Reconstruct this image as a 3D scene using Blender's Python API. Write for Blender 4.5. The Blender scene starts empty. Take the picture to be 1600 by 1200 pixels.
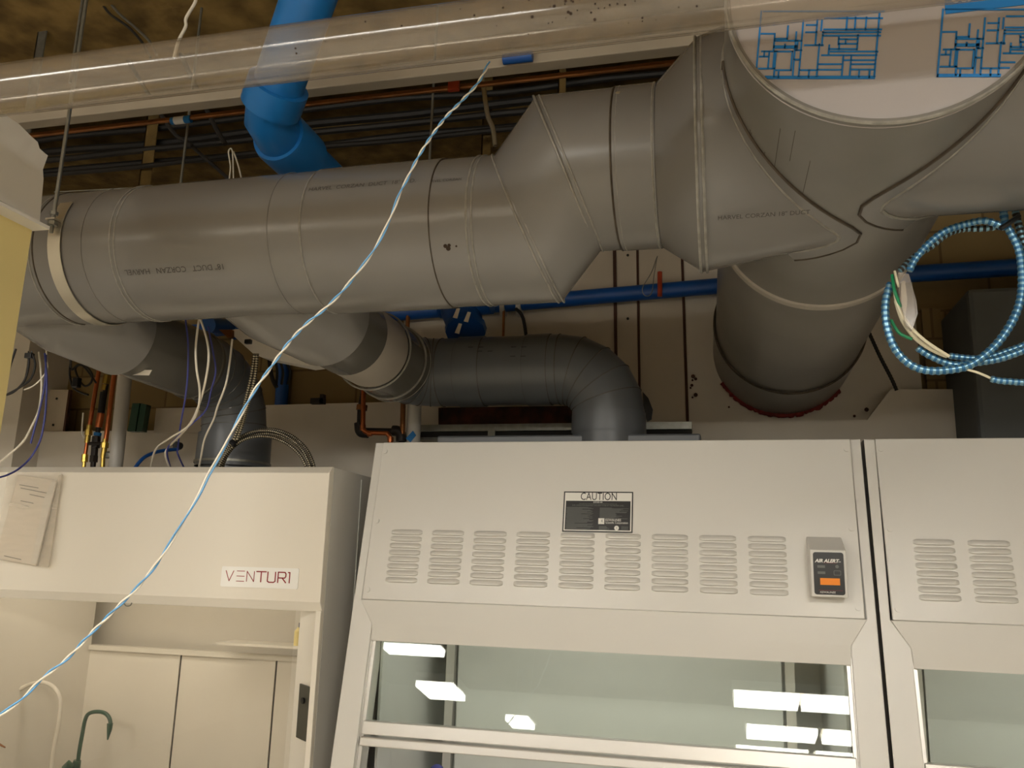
import bpy, bmesh, math, random
from mathutils import Vector, Matrix
random.seed(7)
pi = math.pi
sc = bpy.context.scene
COL = sc.collection

# ------------------------------------------------------------------ camera
H = 1.95                      # the camera stands (on a ladder) 1.95 m above the floor
F = 1326.94                   # focal length in pixels of a 1600 px wide frame
R = [[0.9710881254141156, 0.23707359659094848, 0.027999329976301408],
     [-0.023290615330377462, 0.2108185878350441, -0.9772477015888873],
     [-0.23758240658184684, 0.9483415169772192, 0.21024501720637284]]
cd = bpy.data.cameras.new('camera'); cam = bpy.data.objects.new('camera', cd); COL.objects.link(cam)
cd.sensor_width = 36.0; cd.sensor_fit = 'HORIZONTAL'; cd.lens = F / 1600 * 36.0; cd.clip_start = 0.05; cd.clip_end = 60
m = Matrix(((R[0][0], -R[1][0], -R[2][0], 0), (R[0][1], -R[1][1], -R[2][1], 0), (R[0][2], -R[1][2], -R[2][2], H), (0, 0, 0, 1)))
cam.matrix_world = m
sc.camera = cam

# ------------------------------------------------------------------ world, light, exposure
w = bpy.data.worlds.new('world'); sc.world = w; w.use_nodes = True
w.node_tree.nodes['Background'].inputs[0].default_value = (1.0, .86, .68, 1)
w.node_tree.nodes['Background'].inputs[1].default_value = 0.05
sc.view_settings.view_transform = 'Standard'; sc.view_settings.look = 'None'
sc.view_settings.exposure = 0.86; sc.view_settings.gamma = 1.0; sc.view_settings.use_curve_mapping = False
LAMP_STRENGTH = 14.0
LAMP_COLOUR = (1.0, .96, .88)

# ------------------------------------------------------------------ materials
def lin(c):
    return tuple((v / 12.92 if v <= .04045 else ((v + .055) / 1.055) ** 2.4) for v in [x / 255 for x in c]) + (1,)
def mat(name, rgb, rough=.5, metal=0, spec=.5, noise=0, nscale=6, bump=0, bscale=60, emit=0, coat=0, rgb2=None, nfac=None):
    m = bpy.data.materials.new(name); m.use_nodes = True; nt = m.node_tree
    b = nt.nodes['Principled BSDF']
    c = lin(rgb)
    b.inputs['Base Color'].default_value = c
    b.inputs['Roughness'].default_value = rough; b.inputs['Metallic'].default_value = metal
    b.inputs['Specular IOR Level'].default_value = spec
    b.inputs['Coat Weight'].default_value = coat
    tc = nt.nodes.new('ShaderNodeTexCoord')
    if noise or rgb2:
        n = nt.nodes.new('ShaderNodeTexNoise'); n.inputs['Scale'].default_value = nscale; n.inputs['Detail'].default_value = 6
        nt.links.new(tc.outputs['Object'], n.inputs['Vector'])
        r = nt.nodes.new('ShaderNodeValToRGB')
        r.color_ramp.elements[0].position = .35; r.color_ramp.elements[1].position = .68
        c2 = lin(rgb2) if rgb2 else tuple(v * (1 - noise) for v in c[:3]) + (1,)
        r.color_ramp.elements[0].color = c2; r.color_ramp.elements[1].color = c
        nt.links.new(n.outputs['Fac'], r.inputs['Fac']); nt.links.new(r.outputs['Color'], b.inputs['Base Color'])
    if bump:
        n = nt.nodes.new('ShaderNodeTexNoise'); n.inputs['Scale'].default_value = bscale
        nt.links.new(tc.outputs['Object'], n.inputs['Vector'])
        bp = nt.nodes.new('ShaderNodeBump'); bp.inputs['Strength'].default_value = bump; bp.inputs['Distance'].default_value = .01
        nt.links.new(n.outputs['Fac'], bp.inputs['Height']); nt.links.new(bp.outputs['Normal'], b.inputs['Normal'])
    if emit:
        b.inputs['Emission Color'].default_value = LAMP_COLOUR + (1,); b.inputs['Emission Strength'].default_value = emit
    return m
def clear_mat(name, tint, ior=1.5, haze=0, hcol=(200, 190, 170), rough=.0):
    m = bpy.data.materials.new(name); m.use_nodes = True; nt = m.node_tree; nt.nodes.clear()
    o = nt.nodes.new('ShaderNodeOutputMaterial'); t = nt.nodes.new('ShaderNodeBsdfTransparent'); t.inputs[0].default_value = tint + (1,)
    g = nt.nodes.new('ShaderNodeBsdfGlossy'); g.inputs['Roughness'].default_value = rough
    fr = nt.nodes.new('ShaderNodeFresnel')
    ge = nt.nodes.new('ShaderNodeNewGeometry'); mi = nt.nodes.new('ShaderNodeMapRange')      # same reflectance on both faces of a thin pane
    mi.inputs[3].default_value = ior; mi.inputs[4].default_value = 1 / ior
    nt.links.new(ge.outputs['Backfacing'], mi.inputs[0]); nt.links.new(mi.outputs[0], fr.inputs['IOR'])
    mx = nt.nodes.new('ShaderNodeMixShader'); nt.links.new(fr.outputs[0], mx.inputs[0]); nt.links.new(g.outputs[0], mx.inputs[2])
    if haze:
        d = nt.nodes.new('ShaderNodeBsdfDiffuse'); d.inputs[0].default_value = lin(hcol)
        m2 = nt.nodes.new('ShaderNodeMixShader')
        tc = nt.nodes.new('ShaderNodeTexCoord'); mp = nt.nodes.new('ShaderNodeMapping'); mp.inputs['Scale'].default_value = (1.2, 9, 9)
        n = nt.nodes.new('ShaderNodeTexNoise'); n.inputs['Scale'].default_value = 1.6; n.inputs['Detail'].default_value = 5
        mr = nt.nodes.new('ShaderNodeMapRange'); mr.inputs[1].default_value = .3; mr.inputs[2].default_value = .7
        mr.inputs[3].default_value = haze * .55; mr.inputs[4].default_value = haze * 1.4
        nt.links.new(tc.outputs['Object'], mp.inputs[0]); nt.links.new(mp.outputs[0], n.inputs['Vector'])
        nt.links.new(n.outputs['Fac'], mr.inputs[0]); nt.links.new(mr.outputs[0], m2.inputs[0])
        nt.links.new(t.outputs[0], m2.inputs[1]); nt.links.new(d.outputs[0], m2.inputs[2])
        nt.links.new(m2.outputs[0], mx.inputs[1])
    else:
        nt.links.new(t.outputs[0], mx.inputs[1])
    nt.links.new(mx.outputs[0], o.inputs[0])
    return m
M = dict(
    duct=mat('grey_cpvc', (124, 121, 116), .26, noise=.10, nscale=2.2, bump=.02, bscale=8),
    duct_trunk=mat('worn_grey_cpvc', (124, 120, 113), .30, noise=.22, nscale=2.5, bump=.03, bscale=6),
    duct_dark=mat('dark_grey_cpvc', (92, 95, 98), .36, noise=.12, nscale=3, bump=.02, bscale=9),
    duct_gloss=mat('glossy_grey_sleeve', (98, 95, 88), .2, noise=.15, nscale=3),
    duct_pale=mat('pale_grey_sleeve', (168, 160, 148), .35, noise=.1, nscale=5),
    weld=mat('weld_bead', (150, 146, 136), .35, noise=.3, nscale=40),
    weld_dirty=mat('dirty_weld_bead', (78, 66, 50), .6, noise=.5, nscale=30),
    grime=mat('dark_grime', (50, 36, 24), .9),
    white=mat('white_enamel', (213, 210, 203), .32, noise=.02, nscale=1.5),
    cream=mat('cream_enamel', (232, 225, 211), .34, noise=.02, nscale=1.5),
    liner=mat('pale_grey_liner', (206, 207, 202), .4, noise=.03),
    liner_warm=mat('warm_white_liner', (218, 210, 194), .4, noise=.03),
    alu=mat('anodised_aluminium', (205, 202, 196), .32, .55),
    steel=mat('galvanised_steel', (150, 150, 142), .38, .8, noise=.2, nscale=30),
    band=mat('bright_metal_band', (205, 198, 180), .28, .75),
    darkgap=mat('dark_gasket', (38, 34, 30), .8),
    black=mat('black_plastic', (18, 18, 18), .35),
    blackface=mat('black_label_face', (14, 14, 14), .3),
    charcoal=mat('charcoal_plate', (74, 72, 62), .35),
    white_print=mat('white_print', (225, 222, 215), .4),
    plate_white=mat('glossy_white_plate', (246, 244, 238), .15, coat=.6),
    grey_print=mat('dim_grey_print', (96, 98, 94), .5),
    stamp_ink=mat('faded_dark_ink', (62, 58, 52), .6),
    red_print=mat('red_print', (150, 28, 34), .4),
    orange=mat('orange_sticker', (245, 140, 10), .5),
    blue=mat('blue_pvc', (28, 116, 190), .38, noise=.12, nscale=6),
    blue_deep=mat('deep_blue_pvc', (18, 82, 160), .4, noise=.15, nscale=6),
    blue_tape=mat('blue_tape', (30, 120, 190), .6),
    copper=mat('copper_pipe', (196, 112, 66), .3, .85, noise=.25, nscale=14),
    copper_old=mat('aged_copper', (150, 98, 56), .38, .8, noise=.4, nscale=10),
    brass=mat('brass_fitting', (200, 170, 84), .3, .9, noise=.2, nscale=30),
    dkgreen=mat('dark_green_enamel', (18, 66, 44), .3, coat=.5),
    blkiron=mat('black_iron_pipe', (42, 36, 32), .5, .3),
    pvc=mat('white_pvc', (200, 196, 188), .4),
    drywall=mat('white_gypsum_board', (216, 208, 194), .85, noise=.08, nscale=3, bump=.05, bscale=30),
    plaster=mat('tan_painted_board', (198, 186, 166), .8, noise=.12, nscale=2.5, bump=.05, bscale=30),
    seam=mat('rust_brown_seam', (72, 44, 30), .9),
    channel_tan=mat('dusty_tan_channel', (176, 164, 144), .6, noise=.1, nscale=4),
    paper=mat('printed_paper', (226, 216, 200), .7),
    yellow=mat('cream_yellow_panel', (226, 206, 140), .6, noise=.05, nscale=2),
    board=mat('white_board', (222, 216, 204), .8),
    firestop=mat('red_firestop', (130, 30, 20), .7, noise=.4, nscale=20),
    brick_dark=mat('dark_broken_brick', (84, 42, 24), .9, rgb2=(36, 18, 10), nscale=14, bump=.6, bscale=20),
    concrete=mat('dusty_brown_deck', (150, 122, 66), .95, rgb2=(92, 70, 26), nscale=5, bump=.5, bscale=14),
    beam_brown=mat('fireproofed_beam', (128, 104, 56), .95, rgb2=(80, 62, 26), nscale=8, bump=.6, bscale=25),
    cable_black=mat('black_cable_jacket', (26, 23, 20), .6),
    wire_white=mat('white_wire', (226, 218, 200), .5),
    wire_purple=mat('blue_violet_wire', (66, 70, 140), .5),
    wire_blue=mat('light_blue_wire', (96, 156, 205), .4),
    wire_green=mat('green_wire', (24, 130, 84), .4),
    wire_cream=mat('cream_conductor', (222, 214, 186), .4),
    armor=mat('silver_blue_armour', (130, 170, 190), .3, .7),
    armor_blue=mat('blue_armour_stripe', (44, 104, 150), .4, .3),
    armor_steel=mat('steel_armour', (176, 166, 140), .3, .8),
    armor_gap=mat('armour_groove', (50, 46, 40), .6, .4),
    insul=mat('dark_duct_wrap', (84, 86, 84), .7, noise=.15, nscale=4, bump=.2, bscale=5),
    film=mat('white_duct_film', (164, 157, 153), .5, noise=.04, nscale=3, bump=.25, bscale=5),
    film_blue=mat('blue_film_print', (10, 116, 186), .5),
    floor=mat('grey_floor_tile', (192, 186, 174), .5, noise=.1, nscale=2),
    paint=mat('warm_wall_paint', (214, 208, 196), .8, noise=.04),
    red_orange=mat('orange_red_strap', (170, 60, 24), .6),
    lamp=mat('lamp_diffuser', (255, 244, 220), .5, emit=LAMP_STRENGTH),
    upfill=mat('ceiling_fill_glow', (255, 244, 220), .5, emit=7.0),  # glow for the added panels that brighten the ceiling
    hoodlamp=mat('hood_lamp_diffuser', (255, 244, 220), .5, emit=3.0),
    glass=clear_mat('sash_glass', (.93, .96, .94), 1.45),
    glass_warm=clear_mat('clear_sash_glass', (.96, .95, .93), 1.45),
    hoodlamp_cool=mat('bright_hood_lamp', (255, 250, 240), .5, emit=7.0),
    clear_pvc=clear_mat('cloudy_clear_pvc', (.93, .91, .88), 1.5, haze=.10, hcol=(200, 190, 175), rough=.12),
    bag=clear_mat('clear_bag', (.95, .94, .92), 1.5, haze=.25, hcol=(235, 225, 210), rough=.1),
    clear_film=clear_mat('clear_wrap', (.93, .92, .9), 1.5, haze=.25, hcol=(190, 180, 170), rough=.15),
)
# block wall: procedural masonry
def block_mat(name, c1, c2, mortar):
    m = bpy.data.materials.new(name); m.use_nodes = True; nt = m.node_tree; b = nt.nodes['Principled BSDF']; b.inputs['Roughness'].default_value = .95
    tc = nt.nodes.new('ShaderNodeTexCoord'); mp = nt.nodes.new('ShaderNodeMapping'); mp.inputs['Rotation'].default_value = (pi / 2, 0, 0)
    br = nt.nodes.new('ShaderNodeTexBrick'); br.inputs['Scale'].default_value = 1
    br.inputs['Brick Width'].default_value = .4; br.inputs['Row Height'].default_value = .2; br.inputs['Mortar Size'].default_value = .006
    br.inputs['Color1'].default_value = lin(c1); br.inputs['Color2'].default_value = lin(c2); br.inputs['Mortar'].default_value = lin(mortar)
    nt.links.new(tc.outputs['Object'], mp.inputs[0]); nt.links.new(mp.outputs[0], br.inputs['Vector']); nt.links.new(br.outputs['Color'], b.inputs['Base Color'])
    bp = nt.nodes.new('ShaderNodeBump'); bp.inputs['Strength'].default_value = .3; bp.inputs['Distance'].default_value = .01
    nt.links.new(br.outputs['Fac'], bp.inputs['Height']); bp.invert = True; nt.links.new(bp.outputs['Normal'], b.inputs['Normal'])
    return m
M['block'] = block_mat('tan_block_masonry', (142, 122, 82), (126, 106, 70), (104, 86, 56))

# ------------------------------------------------------------------ helpers
# All shapes are written relative to the camera position (x right, y into the wall, z up); H lifts them to the floor datum.
def at(px, py, Y):
    """point at depth Y seen at photo pixel (px, py)"""
    a, b = (px - 800) / F, (py - 600) / F
    d = [R[0][i] * a + R[1][i] * b + R[2][i] for i in range(3)]
    return Vector((d[0] * Y / d[1], Y, d[2] * Y / d[1]))
WL = {}
def thing(name, label, cat, loc, group=None):
    o = bpy.data.objects.new(name, None); COL.objects.link(o); o.empty_display_size = .1
    L = Vector((loc[0], loc[1], loc[2] + H)); o.location = L; WL[o] = L
    o['label'] = label; o['category'] = cat
    if group: o['group'] = group
    return o
def tag(o, label, cat, group=None, kind=None):
    o['label'] = label; o['category'] = cat
    if group: o['group'] = group
    if kind: o['kind'] = kind
    return o
def ob(name, vf, material, parent=None, smooth=True, bevel=0, idx=None, label=None, ang=35):
    v, f = vf
    v = [Vector(p) for p in v]
    lo = Vector((min(p.x for p in v), min(p.y for p in v), min(p.z for p in v)))
    hi = Vector((max(p.x for p in v), max(p.y for p in v), max(p.z for p in v)))
    o0 = Vector(((lo.x + hi.x) / 2, (lo.y + hi.y) / 2, lo.z))
    me = bpy.data.meshes.new(name); me.from_pydata([p - o0 for p in v], [], f)
    mats = material if isinstance(material, (list, tuple)) else [material]
    for mm in mats: me.materials.append(M[mm])
    if idx: me.polygons.foreach_set('material_index', idx)
    bm = bmesh.new(); bm.from_mesh(me); bmesh.ops.recalc_face_normals(bm, faces=bm.faces); bm.to_mesh(me); bm.free()
    if smooth:
        me.polygons.foreach_set('use_smooth', [True] * len(me.polygons)); me.set_sharp_from_angle(angle=math.radians(ang))
    me.update()
    o = bpy.data.objects.new(name, me); COL.objects.link(o)
    W = o0 + Vector((0, 0, H))
    if parent: o.parent = parent; o.location = W - WL[parent]
    else: o.location = W
    WL[o] = W
    if bevel:
        b = o.modifiers.new('bevel', 'BEVEL'); b.width = bevel; b.segments = 2; b.limit_method = 'ANGLE'; b.angle_limit = math.radians(40)
    if label: o['label'] = label
    return o
def join(*vfs):
    V, Fc = [], []
    for v, f in vfs:
        n = len(V); V += [Vector(p) for p in v]; Fc += [tuple(i + n for i in q) for q in f]
    return V, Fc
def box(x0, x1, y0, y1, z0, z1):
    v = [(x, y, z) for x in (x0, x1) for y in (y0, y1) for z in (z0, z1)]
    return [Vector(p) for p in v], [(0, 1, 3, 2), (4, 6, 7, 5), (0, 4, 5, 1), (2, 3, 7, 6), (0, 2, 6, 4), (1, 5, 7, 3)]
def cbox(c, s):
    return box(c[0] - s[0] / 2, c[0] + s[0] / 2, c[1] - s[1] / 2, c[1] + s[1] / 2, c[2] - s[2] / 2, c[2] + s[2] / 2)
def frames(pts, closed=False):
    n = len(pts); T = []
    for i in range(n):
        a = pts[(i - 1) % n] if (closed or i > 0) else pts[i]; b = pts[(i + 1) % n] if (closed or i < n - 1) else pts[i]
        T.append((b - a).normalized())
    up = Vector((0, 0, 1)) if abs(T[0].z) < .9 else Vector((1, 0, 0))
    u = (up - T[0] * up.dot(T[0])).normalized(); U = []
    for t in T:
        u = (u - t * u.dot(t)).normalized(); U.append(u)
    return T, U
def tube(pts, r, n=10, closed=False, caps=True):
    pts = [Vector(p) for p in pts]; T, U = frames(pts, closed); V, Fc = [], []
    rr = r if isinstance(r, (list, tuple)) else [r] * len(pts)
    for p, t, u, q in zip(pts, T, U, rr):
        w_ = t.cross(u)
        for k in range(n):
            a = 2 * pi * k / n; V.append(p + (u * math.cos(a) + w_ * math.sin(a)) * q)
    L = len(pts)
    for i in range(L if closed else L - 1):
        j = (i + 1) % L
        for k in range(n):
            Fc.append((i * n + k, i * n + (k + 1) % n, j * n + (k + 1) % n, j * n + k))
    if caps and not closed: Fc += [tuple(range(n))[::-1], tuple((L - 1) * n + k for k in range(n))]
    return V, Fc
def smooth_path(pts, sub=8):
    pts = [Vector(p) for p in pts]; out = []
    for i in range(len(pts) - 1):
        p0 = pts[max(0, i - 1)]; p1 = pts[i]; p2 = pts[i + 1]; p3 = pts[min(len(pts) - 1, i + 2)]
        for k in range(sub):
            t = k / sub
            out.append(.5 * ((2 * p1) + (p2 - p0) * t + (2 * p0 - 5 * p1 + 4 * p2 - p3) * t * t + (3 * p1 - p0 - 3 * p2 + p3) * t ** 3))
    out.append(pts[-1]); return out
def resample(pts, step):
    out = [pts[0]]; acc = 0
    for a, b in zip(pts[:-1], pts[1:]):
        L = (b - a).length; pos = step - acc
        while pos <= L: out.append(a.lerp(b, pos / L)); pos += step
        acc = (acc + L) % step
    return out
def ring(c, r, d, n=64, a0=0):
    """circle around c, normal d, starting from 'up'"""
    c = Vector(c); d = Vector(d).normalized(); up = Vector((0, 0, 1)) if abs(d.z) < .9 else Vector((0, 1, 0))
    u = (up - d * up.dot(d)).normalized(); w_ = d.cross(u)
    return [c + (u * math.cos(2 * pi * k / n + a0) + w_ * math.sin(2 * pi * k / n + a0)) * r for k in range(n)]
def loft(rings, cap0=False, cap1=False):
    n = len(rings[0]); V = [p for q in rings for p in q]; Fc = []
    for i in range(len(rings) - 1):
        for k in range(n): Fc.append((i * n + k, i * n + (k + 1) % n, (i + 1) * n + (k + 1) % n, (i + 1) * n + k))
    if cap0: Fc.append(tuple(range(n))[::-1])
    if cap1: Fc.append(tuple((len(rings) - 1) * n + k for k in range(n)))
    return V, Fc
def prism_x(poly, x0, x1):
    """polygon in (y, z) extruded along x"""
    n = len(poly); V = [Vector((x0, y, z)) for y, z in poly] + [Vector((x1, y, z)) for y, z in poly]
    Fc = [tuple(range(n))[::-1], tuple(range(n, 2 * n))] + [(i, (i + 1) % n, n + (i + 1) % n, n + i) for i in range(n)]
    return V, Fc
def slab(pts, off):
    """polygon in space thickened by the vector off"""
    n = len(pts); pts = [Vector(p) for p in pts]; off = Vector(off)
    V = pts + [p + off for p in pts]
    return V, [tuple(range(n))[::-1], tuple(range(n, 2 * n))] + [(i, (i + 1) % n, n + (i + 1) % n, n + i) for i in range(n)]
def disc(c, d, r, t, n=20):
    d = Vector(d).normalized(); c = Vector(c)
    return loft([ring(c, r, d, n), ring(c + d * t, r, d, n)], True, True)
def text_vf(s, size, shear=0, bold=0, spacing=1.0):
    cu = bpy.data.curves.new('t', 'FONT'); cu.body = s; cu.size = size; cu.align_x = 'CENTER'; cu.align_y = 'CENTER'; cu.shear = shear
    cu.offset = bold; cu.space_character = spacing; cu.resolution_u = 3
    o = bpy.data.objects.new('t', cu); COL.objects.link(o); dg = bpy.context.evaluated_depsgraph_get()
    me = bpy.data.meshes.new_from_object(o.evaluated_get(dg))
    v = [p.co.copy() for p in me.vertices]; f = [tuple(p.vertices) for p in me.polygons]
    bpy.data.objects.remove(o); bpy.data.curves.remove(cu); bpy.data.meshes.remove(me)
    return v, f
def place2d(vf, org, ux, uy, off=Vector((0, 0, 0))):
    return [org + ux * p[0] + uy * p[1] + off for p in vf[0]], vf[1]
def seam(name, pts, r, parent, material='weld'):
    return ob(name, tube(pts, r, 6, closed=True), material, parent)

# ================================================================== setting
def struct(name, vf, material, **k):
    o = ob(name, vf, material, **k); o['kind'] = 'structure'; return o
WY = 4.1
struct('floor', box(-6, 4.5, -9, 4.6, -H - .1, -H), 'floor', smooth=False)
struct('ceiling', box(-6, 4.5, -9, 4.6, 2.47, 2.62), 'concrete', smooth=False)
struct('wall_back', box(-6, 4.5, 4.25, 4.45, -H, 2.47), 'block', smooth=False)
struct('wall_left', box(-6.1, -6, -9, 4.25, -H, 2.47), 'paint', smooth=False)
struct('wall_right', box(4.5, 4.6, -9, 4.25, -H, 2.47), 'paint', smooth=False)
struct('wall_front', box(-6, 4.5, -9.1, -9, -H, 2.47), 'paint', smooth=False)

# ceiling lamps of the room behind the camera (all but the last row seen mirrored in the sash glass)
lamps = [(.40, -3.68, .66, .46), (1.16, -3.68, .78, .46), (.62, -5.2, .80, .5), (1.5, -5.2, .8, .5), (.55, -6.35, .9, .35), (1.55, -6.35, .9, .35),
         (-3.2, -2.46, .62, .28), (-3.4, -4.2, .46, .6), (-2.7, -5.62, .3, .5),
         (-1.35, -1.0, 1.2, .6), (1.2, -.9, 1.2, .6), (-3.1, -.4, 1.2, .6)]  # first two unseen, added for even light; last follows the glow at left
lab = ['nearest of the right-hand pair over the middle aisle, left one', 'nearest of the right-hand pair over the middle aisle, right one',
       'second row over the aisle, left one', 'second row over the aisle, right one', 'third row over the aisle, left one', 'third row over the aisle, right one',
       'mirrored at the top left of the sash glass', 'mirrored in the left part of the sash glass', 'small and far, mirrored low in the sash glass',
       'added just behind the viewer on the left for even light', 'added just behind the viewer on the right for even light', 'nearest to the left end wall']
for (x, y, a, b), l in zip(lamps, lab):
    t = thing('ceiling_light', 'ceiling light ' + l, 'ceiling light', (x, y, 1.3), 'ceiling lights of the room')
    fr = join(box(x - a / 2 - .02, x + a / 2 + .02, y - b / 2 - .02, y + b / 2 + .02, 1.305, 1.40))
    ob('housing', fr, 'white', t, smooth=False)
    ob('diffuser', box(x - a / 2, x + a / 2, y - b / 2, y + b / 2, 1.235, 1.305), 'lamp', t, smooth=False)  # deepened so its glowing sides throw light sideways
    ob('ceiling_fill', box(x - a / 2 + .05, x + a / 2 - .05, y - b / 2 + .05, y + b / 2 - .05, 1.40, 1.408), 'upfill', t, smooth=False)  # glowing top panel added to brighten the dark ceiling
    for s in (-1, 1): ob('hanger_wire', tube([(x + s * a * .35, y, 1.40), (x + s * a * .35, y, 2.47)], .003, 6), 'steel', t)

# ================================================================== main exhaust duct
def section_x(x0, x1, Y, z, r, n=72):
    return loft([ring((x0, Y, z), r, (1, 0, 0), n), ring((x1, Y, z), r, (1, 0, 0), n)])
MY, MZ, MR = 2.416, 1.028, .232
UY, UZ, UR = 2.311, 1.148, .232
def nx(px, py, Y): return at(px, py, Y).x
xs_main = [nx(45, 470, MY - .2), nx(122, 400, MY - .232), nx(171, 390, MY - .232), nx(414, 375, MY - .232), nx(470, 365, MY - .232), nx(668, 340, MY - .232), nx(731, 340, MY - .232)]
md = thing('exhaust_duct', 'big grey horizontal plastic exhaust duct with welded mitred offset and flared end', 'duct', (-1.2, MY, MZ - MR))
xb_t, xb_b = nx(768, 240, 2.308), nx(880, 466, 2.488)
xc_t, xc_b = nx(831, 154, 2.191), nx(941, 390, 2.394)
def mring(xt, xbm, Y, z, r, n=72):
    out = []
    for k in range(n):
        a = 2 * pi * k / n; zz = math.cos(a); yy = math.sin(a)
        # the silhouette points lie a little in front of the very top and behind the very bottom
        out.append(Vector(((xt + xbm) / 2 + (xt - xbm) / 2 * (zz * .88 - yy * .0) / .88, Y - yy * r, z + zz * r)))
    return out
ringB = mring(xb_t, xb_b, MY, MZ, MR); ringC = mring(xc_t, xc_b, UY, UZ, UR)
def cring(x, Y, z, r, n=72): return [Vector((x, Y - math.sin(2 * pi * k / n) * r, z + math.cos(2 * pi * k / n) * r)) for k in range(n)]
x_start = -4.6
cuts = [x_start, xs_main[0], xs_main[2], xs_main[4], xs_main[5], xs_main[6]]
rad = [MR, MR, MR, MR, MR + .004, MR]
for i in range(len(cuts) - 1):
    ob('pipe_section', loft([cring(cuts[i], MY, MZ, rad[i + 1]), cring(cuts[i + 1], MY, MZ, rad[i + 1])]), 'duct', md)
ob('pipe_section', loft([cring(cuts[-1], MY, MZ, MR), ringB]), 'duct', md)
ob('mitre_piece', loft([ringB, ringC]), 'duct', md)
xD, xE = nx(955, 260, UY - .232), nx(1022, 260, UY - .232)
ob('pipe_section', loft([ringC, cring(xD, UY, UZ, UR)]), 'duct', md)
ob('pipe_section', loft([cring(xD, UY, UZ, UR + .003), cring(xE, UY, UZ, UR + .003)]), 'duct', md)
# flared transition to the big lateral
TX, TZ, TR, BY = .333, 1.154, .317, 2.2
def taxis(Y): return Vector((TX - .02 * (Y - 2.4), Y, TZ - .046 * (Y - 2.4)))
XF, FZ, FR = -.038, 1.109, .31
ringF = cring(XF, BY, FZ, FR)
ob('flared_transition', loft([cring(xE, UY, UZ, UR), ringF]), 'duct', md)
def saddle(side, Yb, zb, r, grow=0):
    out = []
    for k in range(72):
        a = 2 * pi * k / 72; y = Yb - math.sin(a) * r; z = zb + math.cos(a) * r
        c = taxis(y); q = (TR + grow) ** 2 - (z - c.z) ** 2
        out.append(Vector((c.x + side * math.sqrt(max(q, .0004)), y, z)))
    return out
SZ, SR = 1.163, .3155
ob('lateral_branch', loft([ringF, saddle(-1, BY, SZ, SR, -.002)]), 'duct', md)
for x in (xs_main[1], xs_main[3]): seam('weld_seam', cring(x, MY, MZ, MR + .0005), .0014, md, 'duct_trunk')
for x, d in ((xs_main[0], 'weld_dirty'), (xs_main[2], 'weld'), (xs_main[4], 'weld_dirty'), (xs_main[6], 'weld')):
    seam('weld_seam', cring(x - .008, MY, MZ, MR), .0035, md, 'weld'); seam('weld_seam', cring(x + .008, MY, MZ, MR), .003, md, d)
seam('weld_seam', cring(xs_main[5], MY, MZ, MR), .003, md, 'weld_dirty')
for rg in (ringB, ringC):
    for dx, q in ((-.009, .0035), (.008, .003)): seam('weld_seam', [p + Vector((dx, 0, 0)) for p in rg], q, md, 'weld')
seam('weld_seam', cring(xD - .004, UY, UZ, UR + .001), .003, md, 'weld_dirty'); seam('weld_seam', cring(xD + .010, UY, UZ, UR + .001), .0025, md, 'weld')
for dx in (-.006, .008): seam('weld_seam', cring(xE + dx, UY, UZ, UR + .001), .0035, md, 'weld')
for dx in (-.004, .012): seam('weld_seam', cring(XF + dx, BY, FZ, FR + .001), .004, md, 'weld')
seam('weld_seam', saddle(-1, BY, SZ, SR + .0005, .001), .006, md, 'weld')

# printed stamp wrapped on the duct
def wrap_x(vf, x0, Y, z, r, ang, flip=False):
    """text laid on an x-parallel cylinder; ang is measured from the camera-facing side, positive up"""
    V = []
    for p in vf[0]:
        px_, py_ = (-p[0], -p[1]) if flip else (p[0], p[1])
        a = ang + py_ / r
        V.append(Vector((x0 + px_, Y - math.cos(a) * (r + .0012), z + math.sin(a) * (r + .0012))))
    return V, vf[1]
ob('printed_stamp', wrap_x(text_vf('HARVEL CORZAN 18" DUCT', .017), nx(1195, 378, 2.0), BY, FZ + .006, FR, -.98), 'stamp_ink', md)
ob('printed_stamp', wrap_x(text_vf('18" DUCT   CORZAN   HARVEL', .026), nx(275, 457, 2.25), MY, MZ, MR, -.62, True), 'stamp_ink', md)
ob('printed_stamp', wrap_x(text_vf('HARVEL  CORZAN  DUCT  18" O.D.', .022), nx(575, 290, 2.24), MY, MZ, MR + .004, .36), 'stamp_ink', md)
ob('printed_stamp', wrap_x(text_vf('HARVEL CORZAN', .014), nx(700, 290, 2.24), MY, MZ, MR, .34), 'stamp_ink', md)
sp = []
for px, py, rr in ((693, 381, .006), (697, 384, .007), (699, 380, .005), (710, 381, .003)):
    p = at(px, py, 2.2); a = math.asin(max(-1, min(1, (p.z - MZ) / MR))) ; a = max(a, -.6)
    sp.append(disc((p.x, MY - math.cos(a) * MR, MZ + math.sin(a) * MR), (0, -math.cos(a), math.sin(a)), rr, .0015, 9))
ob('rust_spot', join(*sp), 'grime', md)
p = at(964, 205, 2.1); a = .62
ob('bolt', disc((p.x, UY - math.cos(a) * UR, UZ + math.sin(a) * UR), (0, -math.cos(a), math.sin(a)), .007, .004, 16), 'band', md)

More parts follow.
